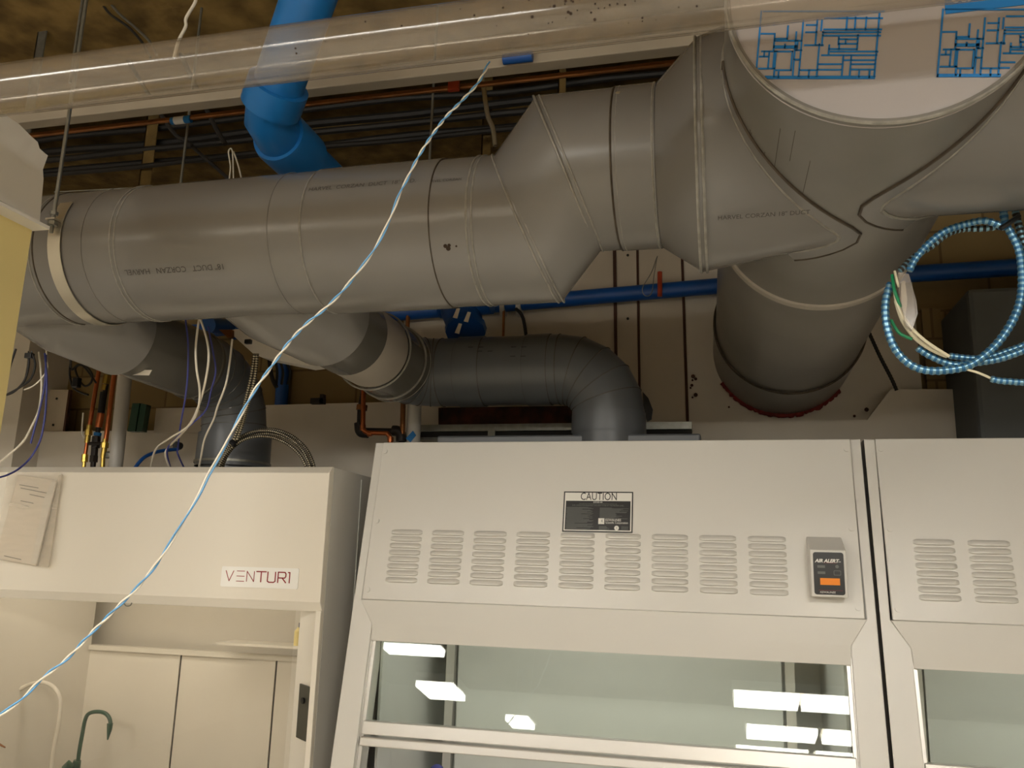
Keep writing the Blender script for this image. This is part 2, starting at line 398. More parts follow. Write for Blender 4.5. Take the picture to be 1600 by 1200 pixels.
# strap hanger with its rod at the left
hang = thing('strap_hanger', 'bright metal strap looped under the big duct near its left end on threaded rod', 'pipe hanger', (nx(100, 430, 2.2), MY, MZ - MR))
sx = nx(88, 400, 2.2)
arc = [Vector((sx, MY - math.cos(a) * (MR + .004), MZ + math.sin(a) * (MR + .004))) for a in [math.radians(30 - 240 * k / 48) for k in range(49)]]
V, Fc = [], []
for p in arc:
    d = (p - Vector((sx, MY, MZ))).normalized()
    for dx, e in ((-.024, 0), (.024, 0), (.024, .003), (-.024, .003)): V.append(p + Vector((dx, 0, 0)) + d * e)
for i in range(48):
    for k in range(4): Fc.append((i * 4 + k, i * 4 + (k + 1) % 4, i * 4 + 4 + (k + 1) % 4, i * 4 + 4 + k))
Fc += [(0, 1, 2, 3), (195, 194, 193, 192)]
ob('strap', (V, Fc), 'band', hang)
rp = at(82, 350, 2.16)
ob('threaded_rod', tube([rp + Vector((0, 0, -.03)), (rp.x, rp.y, 2.47)], .0065, 10), 'steel', hang)
ob('nut', disc(rp + Vector((0, 0, -.005)), (0, 0, 1), .016, .014, 6), 'steel', hang)
ob('nut', disc(rp + Vector((0, 0, .03)), (0, 0, 1), .013, .012, 6), 'steel', hang)
ob('strap_ear', box(rp.x - .02, sx + .02, rp.y - .012, MY - MR * .80, rp.z + .012, rp.z + .018), 'band', hang, smooth=False)

# ================================================================== trunk duct into the wall
tr = thing('trunk_duct', 'wide grey duct trunk running back through the wall, its open front end wrapped', 'duct', (TX, 3.0, TZ - TR))
ax = (taxis(4) - taxis(2)).normalized()
TF = 1.662
def tring(Y, r=TR): return ring(taxis(Y), r, ax, 96)
ob('pipe', loft([tring(TF, TR - .01), tring(TF, TR), tring(3.05, TR)]), 'duct_trunk', tr)
ob('pipe_collar', loft([tring(2.70, TR), tring(2.705, TR + .006), tring(2.735, TR + .006), tring(2.74, TR)]), 'duct_pale', tr, label='pale ring joint round the trunk')
ob('rear_pipe', loft([tring(3.05, TR - .001), tring(3.82, TR - .001)]), 'duct_trunk', tr)
ob('rear_pipe', loft([tring(3.80, TR), tring(3.805, TR + .008), tring(4.26, TR + .008)]), 'duct_trunk', tr)
seam('weld_seam', tring(TF, TR), .004, tr, 'weld')
seam('weld_seam', tring(3.80, TR + .006), .005, tr, 'weld_dirty')
sl = []
for k in range(7):
    a = random.uniform(-2.6, -1.6); y0 = random.uniform(1.72, 2.0)
    c0, c1 = taxis(y0), taxis(y0 + random.uniform(.1, .4))
    d = Vector((math.cos(a), 0, math.sin(a))); sl.append(tube([c0 + d * (TR), c1 + d * (TR)], .0009, 4))
ob('scratch_mark', join(*sl), 'weld_dirty', tr)
def pad(side, Yb, zb, r, wd, parent, k0, k1):
    """collar strip lying on the trunk around a lateral, with a dark sealed outer edge"""
    P2 = []
    for p in saddle(side, Yb, zb, r):
        c = taxis(p.y); P2.append(Vector((TR * math.atan2(p.x - c.x, -(p.z - c.z)), p.y)))
    P2 = P2[k0:k1]; out = []
    for i, p in enumerate(P2):
        a = P2[max(0, i - 2)]; b = P2[min(len(P2) - 1, i + 2)]; t = (b - a).normalized(); nn = Vector((t.y, -t.x))
        if nn.x * side > 0 : nn = -nn
        out.append(p + nn * wd)
    def up3(q, h_):
        c = taxis(q.y); th = q.x / TR; return Vector((c.x + (TR + h_) * math.sin(th), q.y, c.z - (TR + h_) * math.cos(th)))
    V = []; Fc = []
    for p, q in zip(P2, out):
        for j in range(5): V.append(up3(p.lerp(q, j / 4), .004))
    for i in range(len(P2) - 1):
        for j in range(4): Fc.append((i * 5 + j, i * 5 + j + 1, i * 5 + 6 + j, i * 5 + 5 + j))
    ob('reinforcing_collar', (V, Fc), 'duct', parent)
    ob('sealed_edge', tube([up3(q, .002) for q in out], .0045, 6), 'weld_dirty', parent)
pad(-1, BY, SZ, SR, .045, md, 10, 42)
# right-hand lateral
rb = thing('branch_duct', 'grey branch duct leaving the right side of the trunk out of frame', 'duct', (1.2, 2.25, .9))
RBY, RBZ, RBR = 2.04, 1.180, .324
RXF = .80
ringG = cring(RXF, RBY, RBZ, RBR)
ob('branch_pipe', loft([saddle(1, RBY, RBZ, RBR, -.002), ringG]), 'duct', rb)
ob('branch_pipe', loft([ringG, cring(4.4, RBY, RBZ, RBR)]), 'duct', rb)
for dx in (-.006, .006): seam('weld_seam', cring(RXF + dx, RBY, RBZ, RBR + .001), .0035, rb, 'weld')
seam('weld_seam', saddle(1, RBY, RBZ, RBR + .0005, .001), .006, rb, 'weld')
pad(1, RBY, RBZ, RBR, .045, rb, 10, 42)

# white protective film with blue print over the trunk's open end
fm = thing('duct_end_film', 'white film stretched over the open trunk end, printed with blue block grids', 'protective film', (TX, TF, TZ - TR))
fc = taxis(TF) - ax * .004
n = 96; V = [fc]; Fc = []
for j in range(1, 13):
    for k in range(n):
        a = 2 * pi * k / n; r_ = (TR - .004) * j / 12
        V.append(fc + Vector((math.cos(a) * r_, 0, math.sin(a) * r_)))
for k in range(n): Fc.append((0, 1 + k, 1 + (k + 1) % n))
for j in range(11):
    for k in range(n): Fc.append((1 + j * n + k, 1 + (j + 1) * n + k, 1 + (j + 1) * n + (k + 1) % n, 1 + j * n + (k + 1) % n))
base = len(V)
for k in range(n):
    a = 2 * pi * k / n; V.append(fc + ax * .006 + Vector((math.cos(a) * (TR + .002), 0, math.sin(a) * (TR + .002))))
for k in range(n):
    Fc.append((1 + 11 * n + k, base + k, base + (k + 1) % n, 1 + 11 * n + (k + 1) % n))
ob('film_sheet', (V, Fc), 'film', fm, ang=80)
FY = fc.y - .0022
def film_pt(px, py): return at(px, py, FY)
lines = []
VL = [(268, 230, -104), (358, 225, 97), (440, 190, 97), (452, 215, 0), (482, 222, -60), (572, 222, 60), (697, 215, 118), (737, 215, 118), (860, 222, -104), (325, 180, 97), (350, 180, 97), (380, 228, 200),
      (532, 226, 192), (783, 226, 192), (345, 90, 12), (462, 90, 45), (552, 65, -60), (585, 66, 0), (622, 112, 66), (762, 86, 15), (667, 60, 25), (702, 58, 36), (672, 86, 60), (408, 35, -30), (700, -12, -74), (742, -12, -74), (796, -12, -74), (575, -60, -10), (300, 122, 97), (400, 78, 62), (835, 226, 192)]
HL = [(268, 860, 230), (270, 862, 222), (280, 358, 182), (365, 440, 190), (485, 572, 190), (576, 692, 188), (740, 857, 187), (576, 692, 160), (740, 857, 160), (590, 862, 115), (632, 866, 97), (288, 365, 96), (452, 482, 137), (455, 485, 90), (280, 322, 122),
      (345, 482, 43), (345, 460, 70), (345, 460, 78), (500, 590, 65), (667, 762, 35), (670, 762, 58), (585, 872, 17), (585, 872, 0), (278, 345, 8), (348, 408, 33), (500, 552, -36), (500, 552, 0), (590, 875, -14), (590, 875, -70), (622, 762, 84), (700, 860, 140), (365, 440, 97), (280, 880, -104)]
def grid(ox, oy):
    seg = [((x, a), (x, b)) for x, a, b in VL] + [((a, y), (b, y)) for a, b, y in HL]
    for (xa, ya), (xb, yb_) in seg:
        q = [film_pt(1100 + (x + .085 * (120 - y)) / 3.2 + ox, 50 + y / 3.2 + oy) for x, y in ((xa, ya), (xb, yb_))]
        c = Vector((taxis(TF).x, FY, taxis(TF).z))
        ok = [q[0].lerp(q[1], t / 60) for t in range(61) if (q[0].lerp(q[1], t / 60) - c).length < TR - .014]
        if len(ok) < 2: continue
        a, b = ok[0], ok[-1]; d = (b - a)
        if d.length < .003: continue
        d.normalize(); nrm = Vector((-d.z, 0, d.x)) * .0017; a = a - d * .0017; b = b + d * .0017
        lines.append(slab([a - nrm, b - nrm, b + nrm, a + nrm], (0, .0012, 0)))
grid(0, 0); grid(284, -3)
ob('blue_grid_print', join(*lines), 'film_blue', fm, smooth=False, label='blue grid of rectangles printed on the film')
a = film_pt(1476, 2); b = film_pt(1476, 19); c = Vector((taxis(TF).x, FY, taxis(TF).z))
xr = a.x
def lim(z): return c.x + math.sqrt(max(0, (TR - .012) ** 2 - (z - c.z) ** 2))
zz0, zz1 = film_pt(1500, 19).z, film_pt(1500, -24).z
ob('blue_heading_band', slab([(xr, FY, zz0), (lim(zz0), FY, zz0), (lim(zz1), FY, zz1), (xr, FY, zz1)], (0, .0012, 0)), 'film_blue', fm, smooth=False)
tx = text_vf('.com', .052, bold=.0004)
tw = max(p[0] for p in tx[0]); zm = film_pt(1500, -2).z
ob('printed_word', place2d(tx, Vector((xr + tw + .012, FY - .0006, zm)), Vector((-1, 0, 0)), Vector((0, 0, -1))), 'white_print', fm, smooth=False)

# ================================================================== branch ducts down to the hoods
def fring(c, t, u, r, n=48):
    w_ = t.cross(u); return [c + (u * math.cos(2 * pi * k / n) + w_ * math.sin(2 * pi * k / n)) * r for k in range(n)]
def bend(pts, fil, nseg=5):
    """polyline with rounded corners"""
    pts = [Vector(p) for p in pts]; out = [pts[0]]
    for i in range(1, len(pts) - 1):
        a, b, c = pts[i - 1], pts[i], pts[i + 1]; f = fil[i - 1] if isinstance(fil, list) else fil
        u = (a - b).normalized(); w_ = (c - b).normalized(); ang = u.angle(w_); t = f / math.tan(ang / 2)
        cen = b + (u + w_).normalized() * (f / math.sin(ang / 2))
        p0, p1 = b + u * t, b + w_ * t; r0, r1 = p0 - cen, p1 - cen; th = r0.angle(r1)
        for k in range(nseg + 1):
            s = k / nseg
            out.append(cen + (r0 * math.sin((1 - s) * th) + r1 * math.sin(s * th)) / math.sin(th))
    out.append(pts[-1]); return out
cb = thing('branch_duct', 'dark grey round duct curving from the big duct down to the middle hood', 'duct', (-.47, 3.55, .5))
BR = .153
q0 = at(478, 522, 2.60); q1 = at(636, 590, 3.52); q2 = at(952, 581, 3.56); q3 = at(952, 683, 3.56)
HZ = .845
q0 = Vector((q1.x - .02, 2.42, .86)); q1 = Vector((q1.x, 3.54, HZ)); q2 = Vector((q3.x, 3.54, HZ)); q3 = Vector((q3.x, 3.54, .50))
# lateral cone under the big duct, then glossy sleeve, then dark elbow
d1 = (q1 - q0).normalized()
def oval(c, ax_, az_, d, n=48): return [c + (p - c) * 1 for p in [Vector((c.x + (q.x - c.x) * ax_, c.y + (q.y - c.y), c.z + (q.z - c.z) * az_)) for q in ring(c, 1.0, d, n)]]
ob('lateral_cone', loft([oval(Vector((q0.x - .10, 2.40, .955)), .30, .13, (0, 1, 0)), oval(Vector((q0.x - .05, 2.56, .885)), .235, .165, (0, 1, 0)), ring(q0 + d1 * .30, BR + .018, d1, 48)]), 'duct', cb, ang=60)
ob('glossy_sleeve', loft([ring(q0 + d1 * .29, BR + .004, d1, 48), ring(q0 + d1 * .50, BR + .004, d1, 48)]), 'duct_gloss', cb)
ob('pale_sleeve', loft([ring(q0 + d1 * .50, BR + .002, d1, 48), ring(q0 + d1 * .72, BR + .002, d1, 48)]), 'duct_pale', cb, label='pale sleeve section with caught light painted into its colour')  # pale tone stands in for light falling on this section
ob('glossy_sleeve', loft([ring(q0 + d1 * .72, BR + .004, d1, 48), ring(q0 + d1 * .90, BR + .004, d1, 48), ring(q0 + d1 * .90, BR + .014, d1, 48), ring(q0 + d1 * .96, BR + .014, d1, 48)]), 'duct_gloss', cb)
for s in (.30, .72, .90, .95): seam('clamp_ring', ring(q0 + d1 * s, BR + .012, d1, 48), .004, cb, 'weld')
path = bend([q0 + d1 * .94, q1, q2, q3], [.17, .21], 5)
Tn, Un = frames(path)
for i in range(len(path) - 1):
    r_ = BR
    mid = (path[i + 1] - path[i])
    t0 = Tn[i] if i else mid.normalized(); t1 = Tn[i + 1]
    k0 = 1 / max(.6, t0.dot(mid.normalized())); 
    if mid.length > .8:   # the long straight run gets its own collars
        a_, b_ = path[i], path[i + 1]
        ob('straight_pipe', loft([fring(a_, Tn[i], Un[i], BR), fring(b_, Tn[i + 1], Un[i + 1], BR)]), 'duct_dark', cb)
        continue
    ob('elbow_gore' if mid.length < .3 else 'straight_pipe', loft([fring(path[i], t0, Un[i], r_), fring(path[i + 1], t1, Un[i + 1], r_)]), 'duct_dark', cb)
    if i: seam('weld_seam', ring(path[i], r_ + .001, t0, 48), .002, cb, 'duct_gloss')
for px in (706, 745, 815, 852):
    x = at(px, 583, 3.40).x; seam('weld_seam', ring((x, 3.54, HZ), BR + .001, (1, 0, 0), 48), .0025, cb, 'duct_gloss')
ob('pipe_coupling', loft([ring((at(706, 583, 3.40).x, 3.54, HZ), BR + .005, (1, 0, 0), 48), ring((at(745, 583, 3.40).x, 3.54, HZ), BR + .005, (1, 0, 0), 48)]), 'duct_dark', cb)
ob('pipe_coupling', loft([ring((at(815, 583, 3.40).x, 3.54, HZ), BR + .005, (1, 0, 0), 48), ring((at(852, 583, 3.40).x, 3.54, HZ), BR + .005, (1, 0, 0), 48)]), 'duct_dark', cb)
ob('pipe_collar', loft([ring((q3.x, q3.y, .645), BR + .003, (0, 0, 1), 48), ring((q3.x, q3.y, .555), BR + .005, (0, 0, 1), 48)]), 'duct_dark', cb)
ob('paper_tag', place2d(([(0, 0, 0), (.16, .01, 0), (.16, .035, 0), (0, .025, 0)], [(0, 1, 2, 3)]), at(510, 568, 2.9), Vector((1, 0, -.12)), Vector((0, 0, 1))), 'paper', cb, smooth=False)
# marker dashes
mk = []
for px, py in ((812, 545), (812, 560), (745, 545), (760, 552)):
    for s in (-1, 1):
        p = at(px + s * 8, py, 3.42); a = math.asin(max(-1, min(1, (p.z - HZ) / BR)))
        x = p.x; mk.append(tube([(x - .01, 3.54 - math.cos(a) * (BR + .006), HZ + math.sin(a) * (BR + .006)), (x + .012, 3.54 - math.cos(a) * (BR + .006), HZ + math.sin(a) * (BR + .006))], .0015, 4))
ob('marker_dash', join(*mk), 'black', cb)

lb = thing('branch_duct', 'dark round duct bending down onto the left hood behind loose wires', 'duct', (-2.14, 3.42, .4))
LR = .142
e0 = at(110, 535, 2.45); p3 = at(366, 700, 3.42)
l3 = Vector((p3.x, 3.42, .36)); l1 = Vector((p3.x - .02, 3.42, .80)); l0 = Vector((p3.x - .10, 2.42, .84))
d2 = (l1 - l0).normalized()
ob('lateral_cone', loft([oval(Vector((l0.x - .12, 2.40, .955)), .32, .13, (0, 1, 0)), oval(Vector((l0.x - .06, 2.56, .875)), .24, .16, (0, 1, 0)), ring(l0 + d2 * .28, LR + .018, d2, 48)]), 'duct', lb, ang=60)
ob('glossy_sleeve', loft([ring(l0 + d2 * .27, LR + .006, d2, 48), ring(l0 + d2 * .72, LR + .006, d2, 48)]), 'duct_gloss', lb)
seam('clamp_ring', ring(l0 + d2 * .70, LR + .008, d2, 48), .004, lb, 'duct_gloss')
pth = bend([l0 + d2 * .70, l1, l3], .22, 5); Tl, Ul = frames(pth)
for i in range(len(pth) - 1):
    t0 = Tl[i] if i else d2
    ob('elbow_gore' if i < len(pth) - 2 else 'straight_pipe', loft([fring(pth[i], Tl[i], Ul[i], LR), fring(pth[i + 1], Tl[i + 1], Ul[i + 1], LR)]), 'duct_dark', lb)
    if i: seam('weld_seam', ring(pth[i], LR + .001, t0, 48), .002, lb, 'duct_gloss')
ob('duct_coupling', loft([ring((l3.x, l3.y, .55), LR + .018, (0, 0, 1), 48), ring((l3.x, l3.y, .40), LR + .022, (0, 0, 1), 48)]), 'duct_dark', lb)
ob('clamp_ring', loft([ring((l3.x, l3.y, .415), LR + .026, (0, 0, 1), 48), ring((l3.x, l3.y, .425), LR + .026, (0, 0, 1), 48)]), 'steel', lb)
ob('paper_tag', place2d(([(0, 0, 0), (.10, .006, 0), (.11, .028, 0), (0, .02, 0)], [(0, 1, 2, 3)]), at(198, 586, 2.75), Vector((1, 0, -.1)), Vector((0, 0, 1))), 'paper', lb, smooth=False)

# ================================================================== clear pipe, white channel, blue pipes
CPY = 1.45; cz = (at(400, 92, CPY).z + at(800, 45, CPY).z) / 2
cz = at(700, 52, CPY).z
cp = thing('clear_pipe', 'cloudy clear plastic pipe crossing the top of the view, blue pipe showing through', 'pipe', (-.5, CPY, cz - .057))
PRr = .058
def cylx(x0, x1, Y, z, r, n=40): return loft([ring((x0, Y, z), r, (1, 0, 0), n), ring((x1, Y, z), r, (1, 0, 0), n)])
oo = cylx(-3.6, 4.4, CPY, cz, PRr)
ob('pipe_wall', join(oo, cylx(-3.6, 4.4, CPY, cz, PRr - .0035)), 'clear_pvc', cp)
sp = []
for i in range(60):
    px = random.gauss(930, 70) if i < 34 else random.uniform(380, 1400); a = random.uniform(-1.1, .2)
    x = at(px, 50, CPY).x
    sp.append(disc((x, CPY - math.cos(a) * PRr, cz + math.sin(a) * PRr), (0, -math.cos(a), math.sin(a)), random.choice([.0009, .0013, .002, .003 if i < 34 else .001]), .0006, 7))
ob('dirt_speck', join(*sp), 'grime', cp)['kind'] = 'stuff'
wc = at(362, 160, 2.75); 
tag(ob('steel_channel', box(-3.2, .25, 2.72, 2.78, wc.z, wc.z + .06), 'channel_tan', smooth=False, bevel=.004), 'long straight white channel behind the clear pipe', 'channel')
# sprinkler riser in blue
bl = thing('blue_pipe', 'thick bright blue pipe with two elbow fittings dropping behind the big duct', 'pipe', tuple(at(418, 190, 2.5)))
c1 = at(418, 182, 2.5); top = at(492, -30, 2.2)
BRr = .088
up_ = (top - c1).normalized()
c0 = c1 + up_ * .075; far = Vector((c1.x + .02, 4.0, c1.z - .02)); bk = (far - c1).normalized()
c2 = c1 + (bk) * .10 + Vector((0, 0, -.03))
ob('riser_pipe', tube([c0, c0 + up_ * 1.2], BRr, 40), 'blue', bl)
ob('rear_pipe', tube([c2 + bk * .05, far], BRr, 40), 'blue', bl)
ob('elbow_fitting', join(tube([c0 + up_ * .03, c1 + up_ * .06, c1 + Vector((0, .015, -.005)), c2 - bk * .0, c2 + bk * .03], BRr * 1.03, 40)), 'blue', bl)
ob('socket_ring', tube([c0 - up_ * .035, c0 + up_ * .06, c0 + up_ * .062], [BRr * 1.22, BRr * 1.22, BRr * 1.12], 40), 'blue', bl)
ob('socket_ring', tube([c2 - bk * .02, c2 + bk * .0, c2 + bk * .16, c2 + bk * .165], [BRr * 1.16, BRr * 1.22, BRr * 1.22, BRr * 1.1], 40), 'blue', bl)
# horizontal blue line along the wall
bw = thing('blue_pipe', 'long deep-blue pipe running level along the back wall behind the trunk', 'pipe', (0, 3.9, 1.25))
wa = at(600, 492, 4.15); wb = at(1120, 447, 4.15); wc_ = at(1600, 417, 4.15)
ob('pipe_run', tube([wa + (wa - wb).normalized() * 1.3, wb, wc_ + (wc_ - wb).normalized() * 3.1], .040, 24), 'blue_deep', bw)
ob('pipe_clamp', join(tube([at(1031, 425, 4.10), at(1031, 463, 4.10)], .012, 8)), 'red_orange', bw, label='rusty pipe clamp')
ob('wire_loop', tube(smooth_path([at(1027, 400, 3.84), at(1018, 425, 3.82), at(1004, 450, 3.82), at(1008, 462, 3.82), at(1018, 458, 3.82), at(1022, 430, 3.83), at(1027, 400, 3.84)]), .002, 6), 'steel', bw)
for px in (787, 812):
    c = at(px, 482, 4.15); ob('pipe_clamp', tube([c + Vector((-.012, 0, 0)), c + Vector((.012, 0, 0))], .045, 16), 'pvc', bw)
ob('support_rod', tube([at(787, 485, 4.12), at(785, 600, 4.12)], .007, 8), 'copper_old', bw)
ob('support_hose', tube(smooth_path([at(806, 482, 4.1), at(818, 500, 4.1), at(826, 560, 4.1)]), .009, 8), 'cable_black', bw)
bf = thing('blue_fitting', 'blue flanged tee fitting with paper tags hanging below the big duct', 'pipe fitting', tuple(at(722, 520, 3.75)))
g = at(718, 480, 3.75); g2 = at(728, 512, 3.72)
ob('tee_body', tube([g + Vector((0, 0, .12)), g, g2], [.10, .10, .085], 28), 'blue_deep', bf)
ob('side_boss', tube([g + Vector((-.10, 0, .02)), g + Vector((.16, 0, .03))], .07, 24), 'blue_deep', bf)
ob('flange', tube([g2, g2 + Vector((.005, -.02, -.03))], [.10, .095], 12), 'blue_deep', bf)
for px, py in ((712, 492), (729, 498), (715, 516)):
    c = at(px, py, 3.62); ob('paper_tag', slab([c + Vector((-.014, 0, -.012)), c + Vector((.008, 0, -.018)), c + Vector((.02, 0, .03)), c + Vector((.004, 0, .034))], (0, .001, 0)), 'paper', bf, smooth=False)
v1 = at(440, 632, 4.208); v0 = at(440, 560, 4.208)
bv = thing('blue_pipe', 'short upright blue pipe rising behind the middle gap beside the white panel', 'pipe', tuple(v1))
ob('pipe_run', tube([v1 + Vector((0, 0, -.1)), v0 + Vector((0, 0, .5))], .036, 20), 'blue_deep', bv)
cc = at(809, 94, 2.70); tag(ob('blue_fitting', tube([cc + Vector((-.055, 0, .01)), cc + Vector((.055, 0, .01))], .02, 16), 'blue_deep'), 'small blue fitting peeking out under the clear pipe', 'pipe fitting')
cc = at(425, 480, 3.8)
tag(ob('blue_pipe', tube([at(325, 508, 3.4), at(362, 512, 3.6), at(372, 520, 3.6)], .04, 16), 'blue_deep'), 'dark blue pipe end showing between the two branch ducts', 'pipe')

# ================================================================== fume hoods
def yf(z): return 3.2 - .19 * (.477 - z)
def fume_hood(X0, label, first):
    X1 = X0 + 1.846; ZT = .477; ZC = -.135; ZA = -.283
    h = thing('fume_hood', label, 'fume hood', ((X0 + X1) / 2, 3.5, -H))
    floor = -H
    prof = [(yf(ZT), ZT), (4.02, ZT), (4.02, floor), (yf(-1.0) , floor), (yf(-1.0), -1.0)]
    for a, b in ((X0, X0 + .012), (X1 - .012, X1)):
        ob('side_panel', prism_x(prof, a, b), 'white', h, smooth=False)
    # corner posts: narrow beside the top panel, wider below the crease
    for s in (0, 1):
        pl = [(0, ZT), (.036, ZT), (.030, ZC), (.085, ZC - .085), (.088, -1.05), (0, -1.05)]
        P3 = []
        for x, z in pl: P3.append(Vector(((X0 + x) if s == 0 else (X1 - x), yf(z) - .001, z)))
        ob('corner_post', slab(P3, (0, .03, 0)), 'white', h, smooth=False, bevel=.003)
        xi = X0 + .088 if s == 0 else X1 - .088
        ob('post_return', slab([(xi, yf(-.22) + .01, -.22), (xi, yf(-1.05) + .01, -1.05), (xi, yf(-1.05) + .12, -1.05), (xi, yf(-.22) + .12, -.22)], (.004 if s else -.004, 0, 0)), 'alu', h, smooth=False)
    # front panel with bent apron
    a, b = X0 + .036, X1 - .036
    Yc = yf(ZC) - .012
    pan = [Vector((a, yf(ZT) - .012, ZT)), Vector((b, yf(ZT) - .012, ZT)), Vector((b, Yc, ZC)), Vector((a, Yc, ZC))]
    ob('front_panel', slab(pan, (0, .018, 0)), 'white', h, smooth=False, bevel=.003)
    ca, cb_ = .030, .078
    YA = Yc - .004
    ap = [Vector((X0 + .030, Yc, ZC - .001)), Vector((X1 - .030, Yc, ZC - .001)), Vector((X1 - .084, YA, ZC - .085)), Vector((X1 - .088, YA, ZA)), Vector((X0 + .088, YA, ZA)), Vector((X0 + .084, YA, ZC - .085))]
    ob('apron', slab(ap, (0, .03, 0)), 'white', h, smooth=False, bevel=.002)
    # louvre banks
    nz = Vector((0, -math.cos(math.atan(.19)), math.sin(math.atan(.19)))); up = Vector((0, math.sin(math.atan(.19)), math.cos(math.atan(.19))))
    for c in range(9):
        xa = X0 + .122 + c * .1658; wd = .126
        V, Fc = [], []
        for r in range(8):
            z = .118 - r * .0255; y = yf(z) - .012
            base = Vector((xa, y, z)); st = len(V); K = 9
            # pressed louvre: rises quickly at its top edge, drops off sharply under
            prof_ = [(.0108, 0), (.0085, .0048), (.0010, .0095), (-.0060, .0118), (-.0092, .0112), (-.0098, 0)]
            for q, (e, s_) in enumerate(((0, 0), (.008, .75), (.016, 1), (wd - .016, 1), (wd - .008, .75), (wd, 0))):
                for (dz, dh) in prof_:
                    V.append(base + Vector((e, 0, 0)) + up * (dz * (.55 + .45 * s_)) + nz * (dh * s_ + .0004))
            for q in range(5):
                for k in range(5): Fc.append((st + q * 6 + k, st + q * 6 + k + 1, st + q * 6 + 6 + k + 1, st + q * 6 + 6 + k))
        ob('louver_bank', (V, Fc), 'white', h, ang=50)
    for x, z in ((X0 + .05, .44), (X1 - .05, .44), (X0 + .055, .16), (X1 - .055, .16), (X0 + .055, -.10), (X1 - .055, -.10)):
        ob('screw_cap', disc((x, yf(z) - .012, z), nz, .010, .004, 16), 'white', h, smooth=False)
    # roof with grey lip
    ob('roof', box(X0 + .012, X1 - .012, yf(ZT) + .02, 4.02, ZT - .05, ZT - .03), 'white', h, smooth=False)
    # interior
    ob('liner', join(box(X0 + .09, X0 + .10, 3.16, 3.95, -1.05, .30), box(X1 - .10, X1 - .09, 3.16, 3.95, -1.05, .30), box(X0 + .09, X1 - .09, 3.95, 3.96, -1.05, .30), box(X0 + .09, X1 - .09, 3.2, 3.95, .30, .31)), 'liner', h, smooth=False)
    ob('hood_light', box(X0 + .4, X1 - .4, 3.3, 3.42, .285, .30), 'hoodlamp_cool', h, smooth=False)
    ob('back_baffle', join(box(X0 + .24, X1 - .27, 3.68, 3.69, -1.0, .1)), 'liner', h, smooth=False)
    for x in (X0 + .21, X1 - .24): ob('baffle_channel', box(x - .018, x + .018, 3.66, 3.70, -1.0, .2), 'alu', h, smooth=False)
    # sash
    ys = lambda z: yf(z) + .03
    ga, gb = X0 + .092, X1 - .092
    ob('sash_glass', slab([(ga, ys(-.2), -.2), (gb, ys(-.2), -.2), (gb, ys(-.57), -.57), (ga, ys(-.57), -.57)], (0, .006, 0)), 'glass', h, smooth=False)
    sr = ob('sash_rail', slab([(ga, ys(-.555) - .012, -.555), (gb, ys(-.555) - .012, -.555), (gb, ys(-.60) - .012, -.60), (ga, ys(-.60) - .012, -.60)], (0, .03, 0)), 'alu', h, smooth=False, bevel=.003)
    ob('sash_handle', slab([(ga, ys(-.606) - .022, -.606), (gb, ys(-.606) - .022, -.606), (gb, ys(-.636) - .022, -.636), (ga, ys(-.636) - .022, -.636)], (0, .04, 0)), 'alu', sr, smooth=False, bevel=.004)
    for x in (ga, gb): ob('sash_track', slab([(x - .008, ys(-.2) - .006, -.2), (x + .008, ys(-.2) - .006, -.2), (x + .008, ys(-1.0) - .006, -1.0), (x - .008, ys(-1.0) - .006, -1.0)], (0, .02, 0)), 'alu', h, smooth=False)
    # worktop and base cabinet
    ob('worktop', box(X0 + .0, X1, 2.9, 4.0, -1.06, -1.03), 'charcoal', h, smooth=False, bevel=.004)
    ob('base_cabinet', box(X0 + .02, X1 - .02, 2.98, 4.0, -H + .001, -1.06), 'white', h, smooth=False)
    for i in range(4):
        x = X0 + .03 + i * .4465
        d = ob('cabinet_door', box(x, x + .44, 2.96, 2.98, -H + .1, -1.09), 'white', h, smooth=False, bevel=.003)
        ob('handle', tube([(x + .36, 2.94, -1.2), (x + .36, 2.94, -1.32)], .006, 8), 'alu', d)
    return h
tl = at(587.5, 692, 3.2)
KX = tl.x
hood = fume_hood(KX, 'white leaning-front fume hood in the middle with black caution sticker and air monitor', True)
fume_hood(KX + 1.846 + .012, 'white fume hood at the right edge of the view, only its left part visible', False)
# things seen through the middle hood
kb = at(683, 1200, 3.5); tag(ob('control_knob', loft([ring(kb + Vector((0, 0, dz)), rr, (0, 0, 1), 24) for dz, rr in ((-.03, .006), (-.028, .02), (-.012, .028), (.004, .024), (.012, .012), (.015, .002))], True, True), 'wire_purple'), 'round dark blue knob inside the middle hood near the bottom of the view', 'knob')
kk = at(627, 1157, 3.3); tag(ob('sash_stop', cbox(kk, (.022, .02, .012)), 'black', smooth=False, bevel=.002), 'tiny black stop under the sash rail of the middle hood', 'stop')
kk = at(1312, 1075, 3.6); tag(ob('hook', join(disc(kk, (0, -1, 0), .009, .02, 12), disc(kk + Vector((.03, 0, 0)), (0, -1, 0), .006, .02, 12)), 'black'), 'small pair of dark studs seen through the right end of the sash glass', 'stud')
kk = at(1416, 1056, 3.12); tag(ob('sash_stop', join(cbox(kk, (.012, .02, .012)), cbox(kk + Vector((.008, 0, .0)), (.01, .014, .022))), 'black', smooth=False), 'tiny black stop beside the post of the right-hand hood', 'stop')
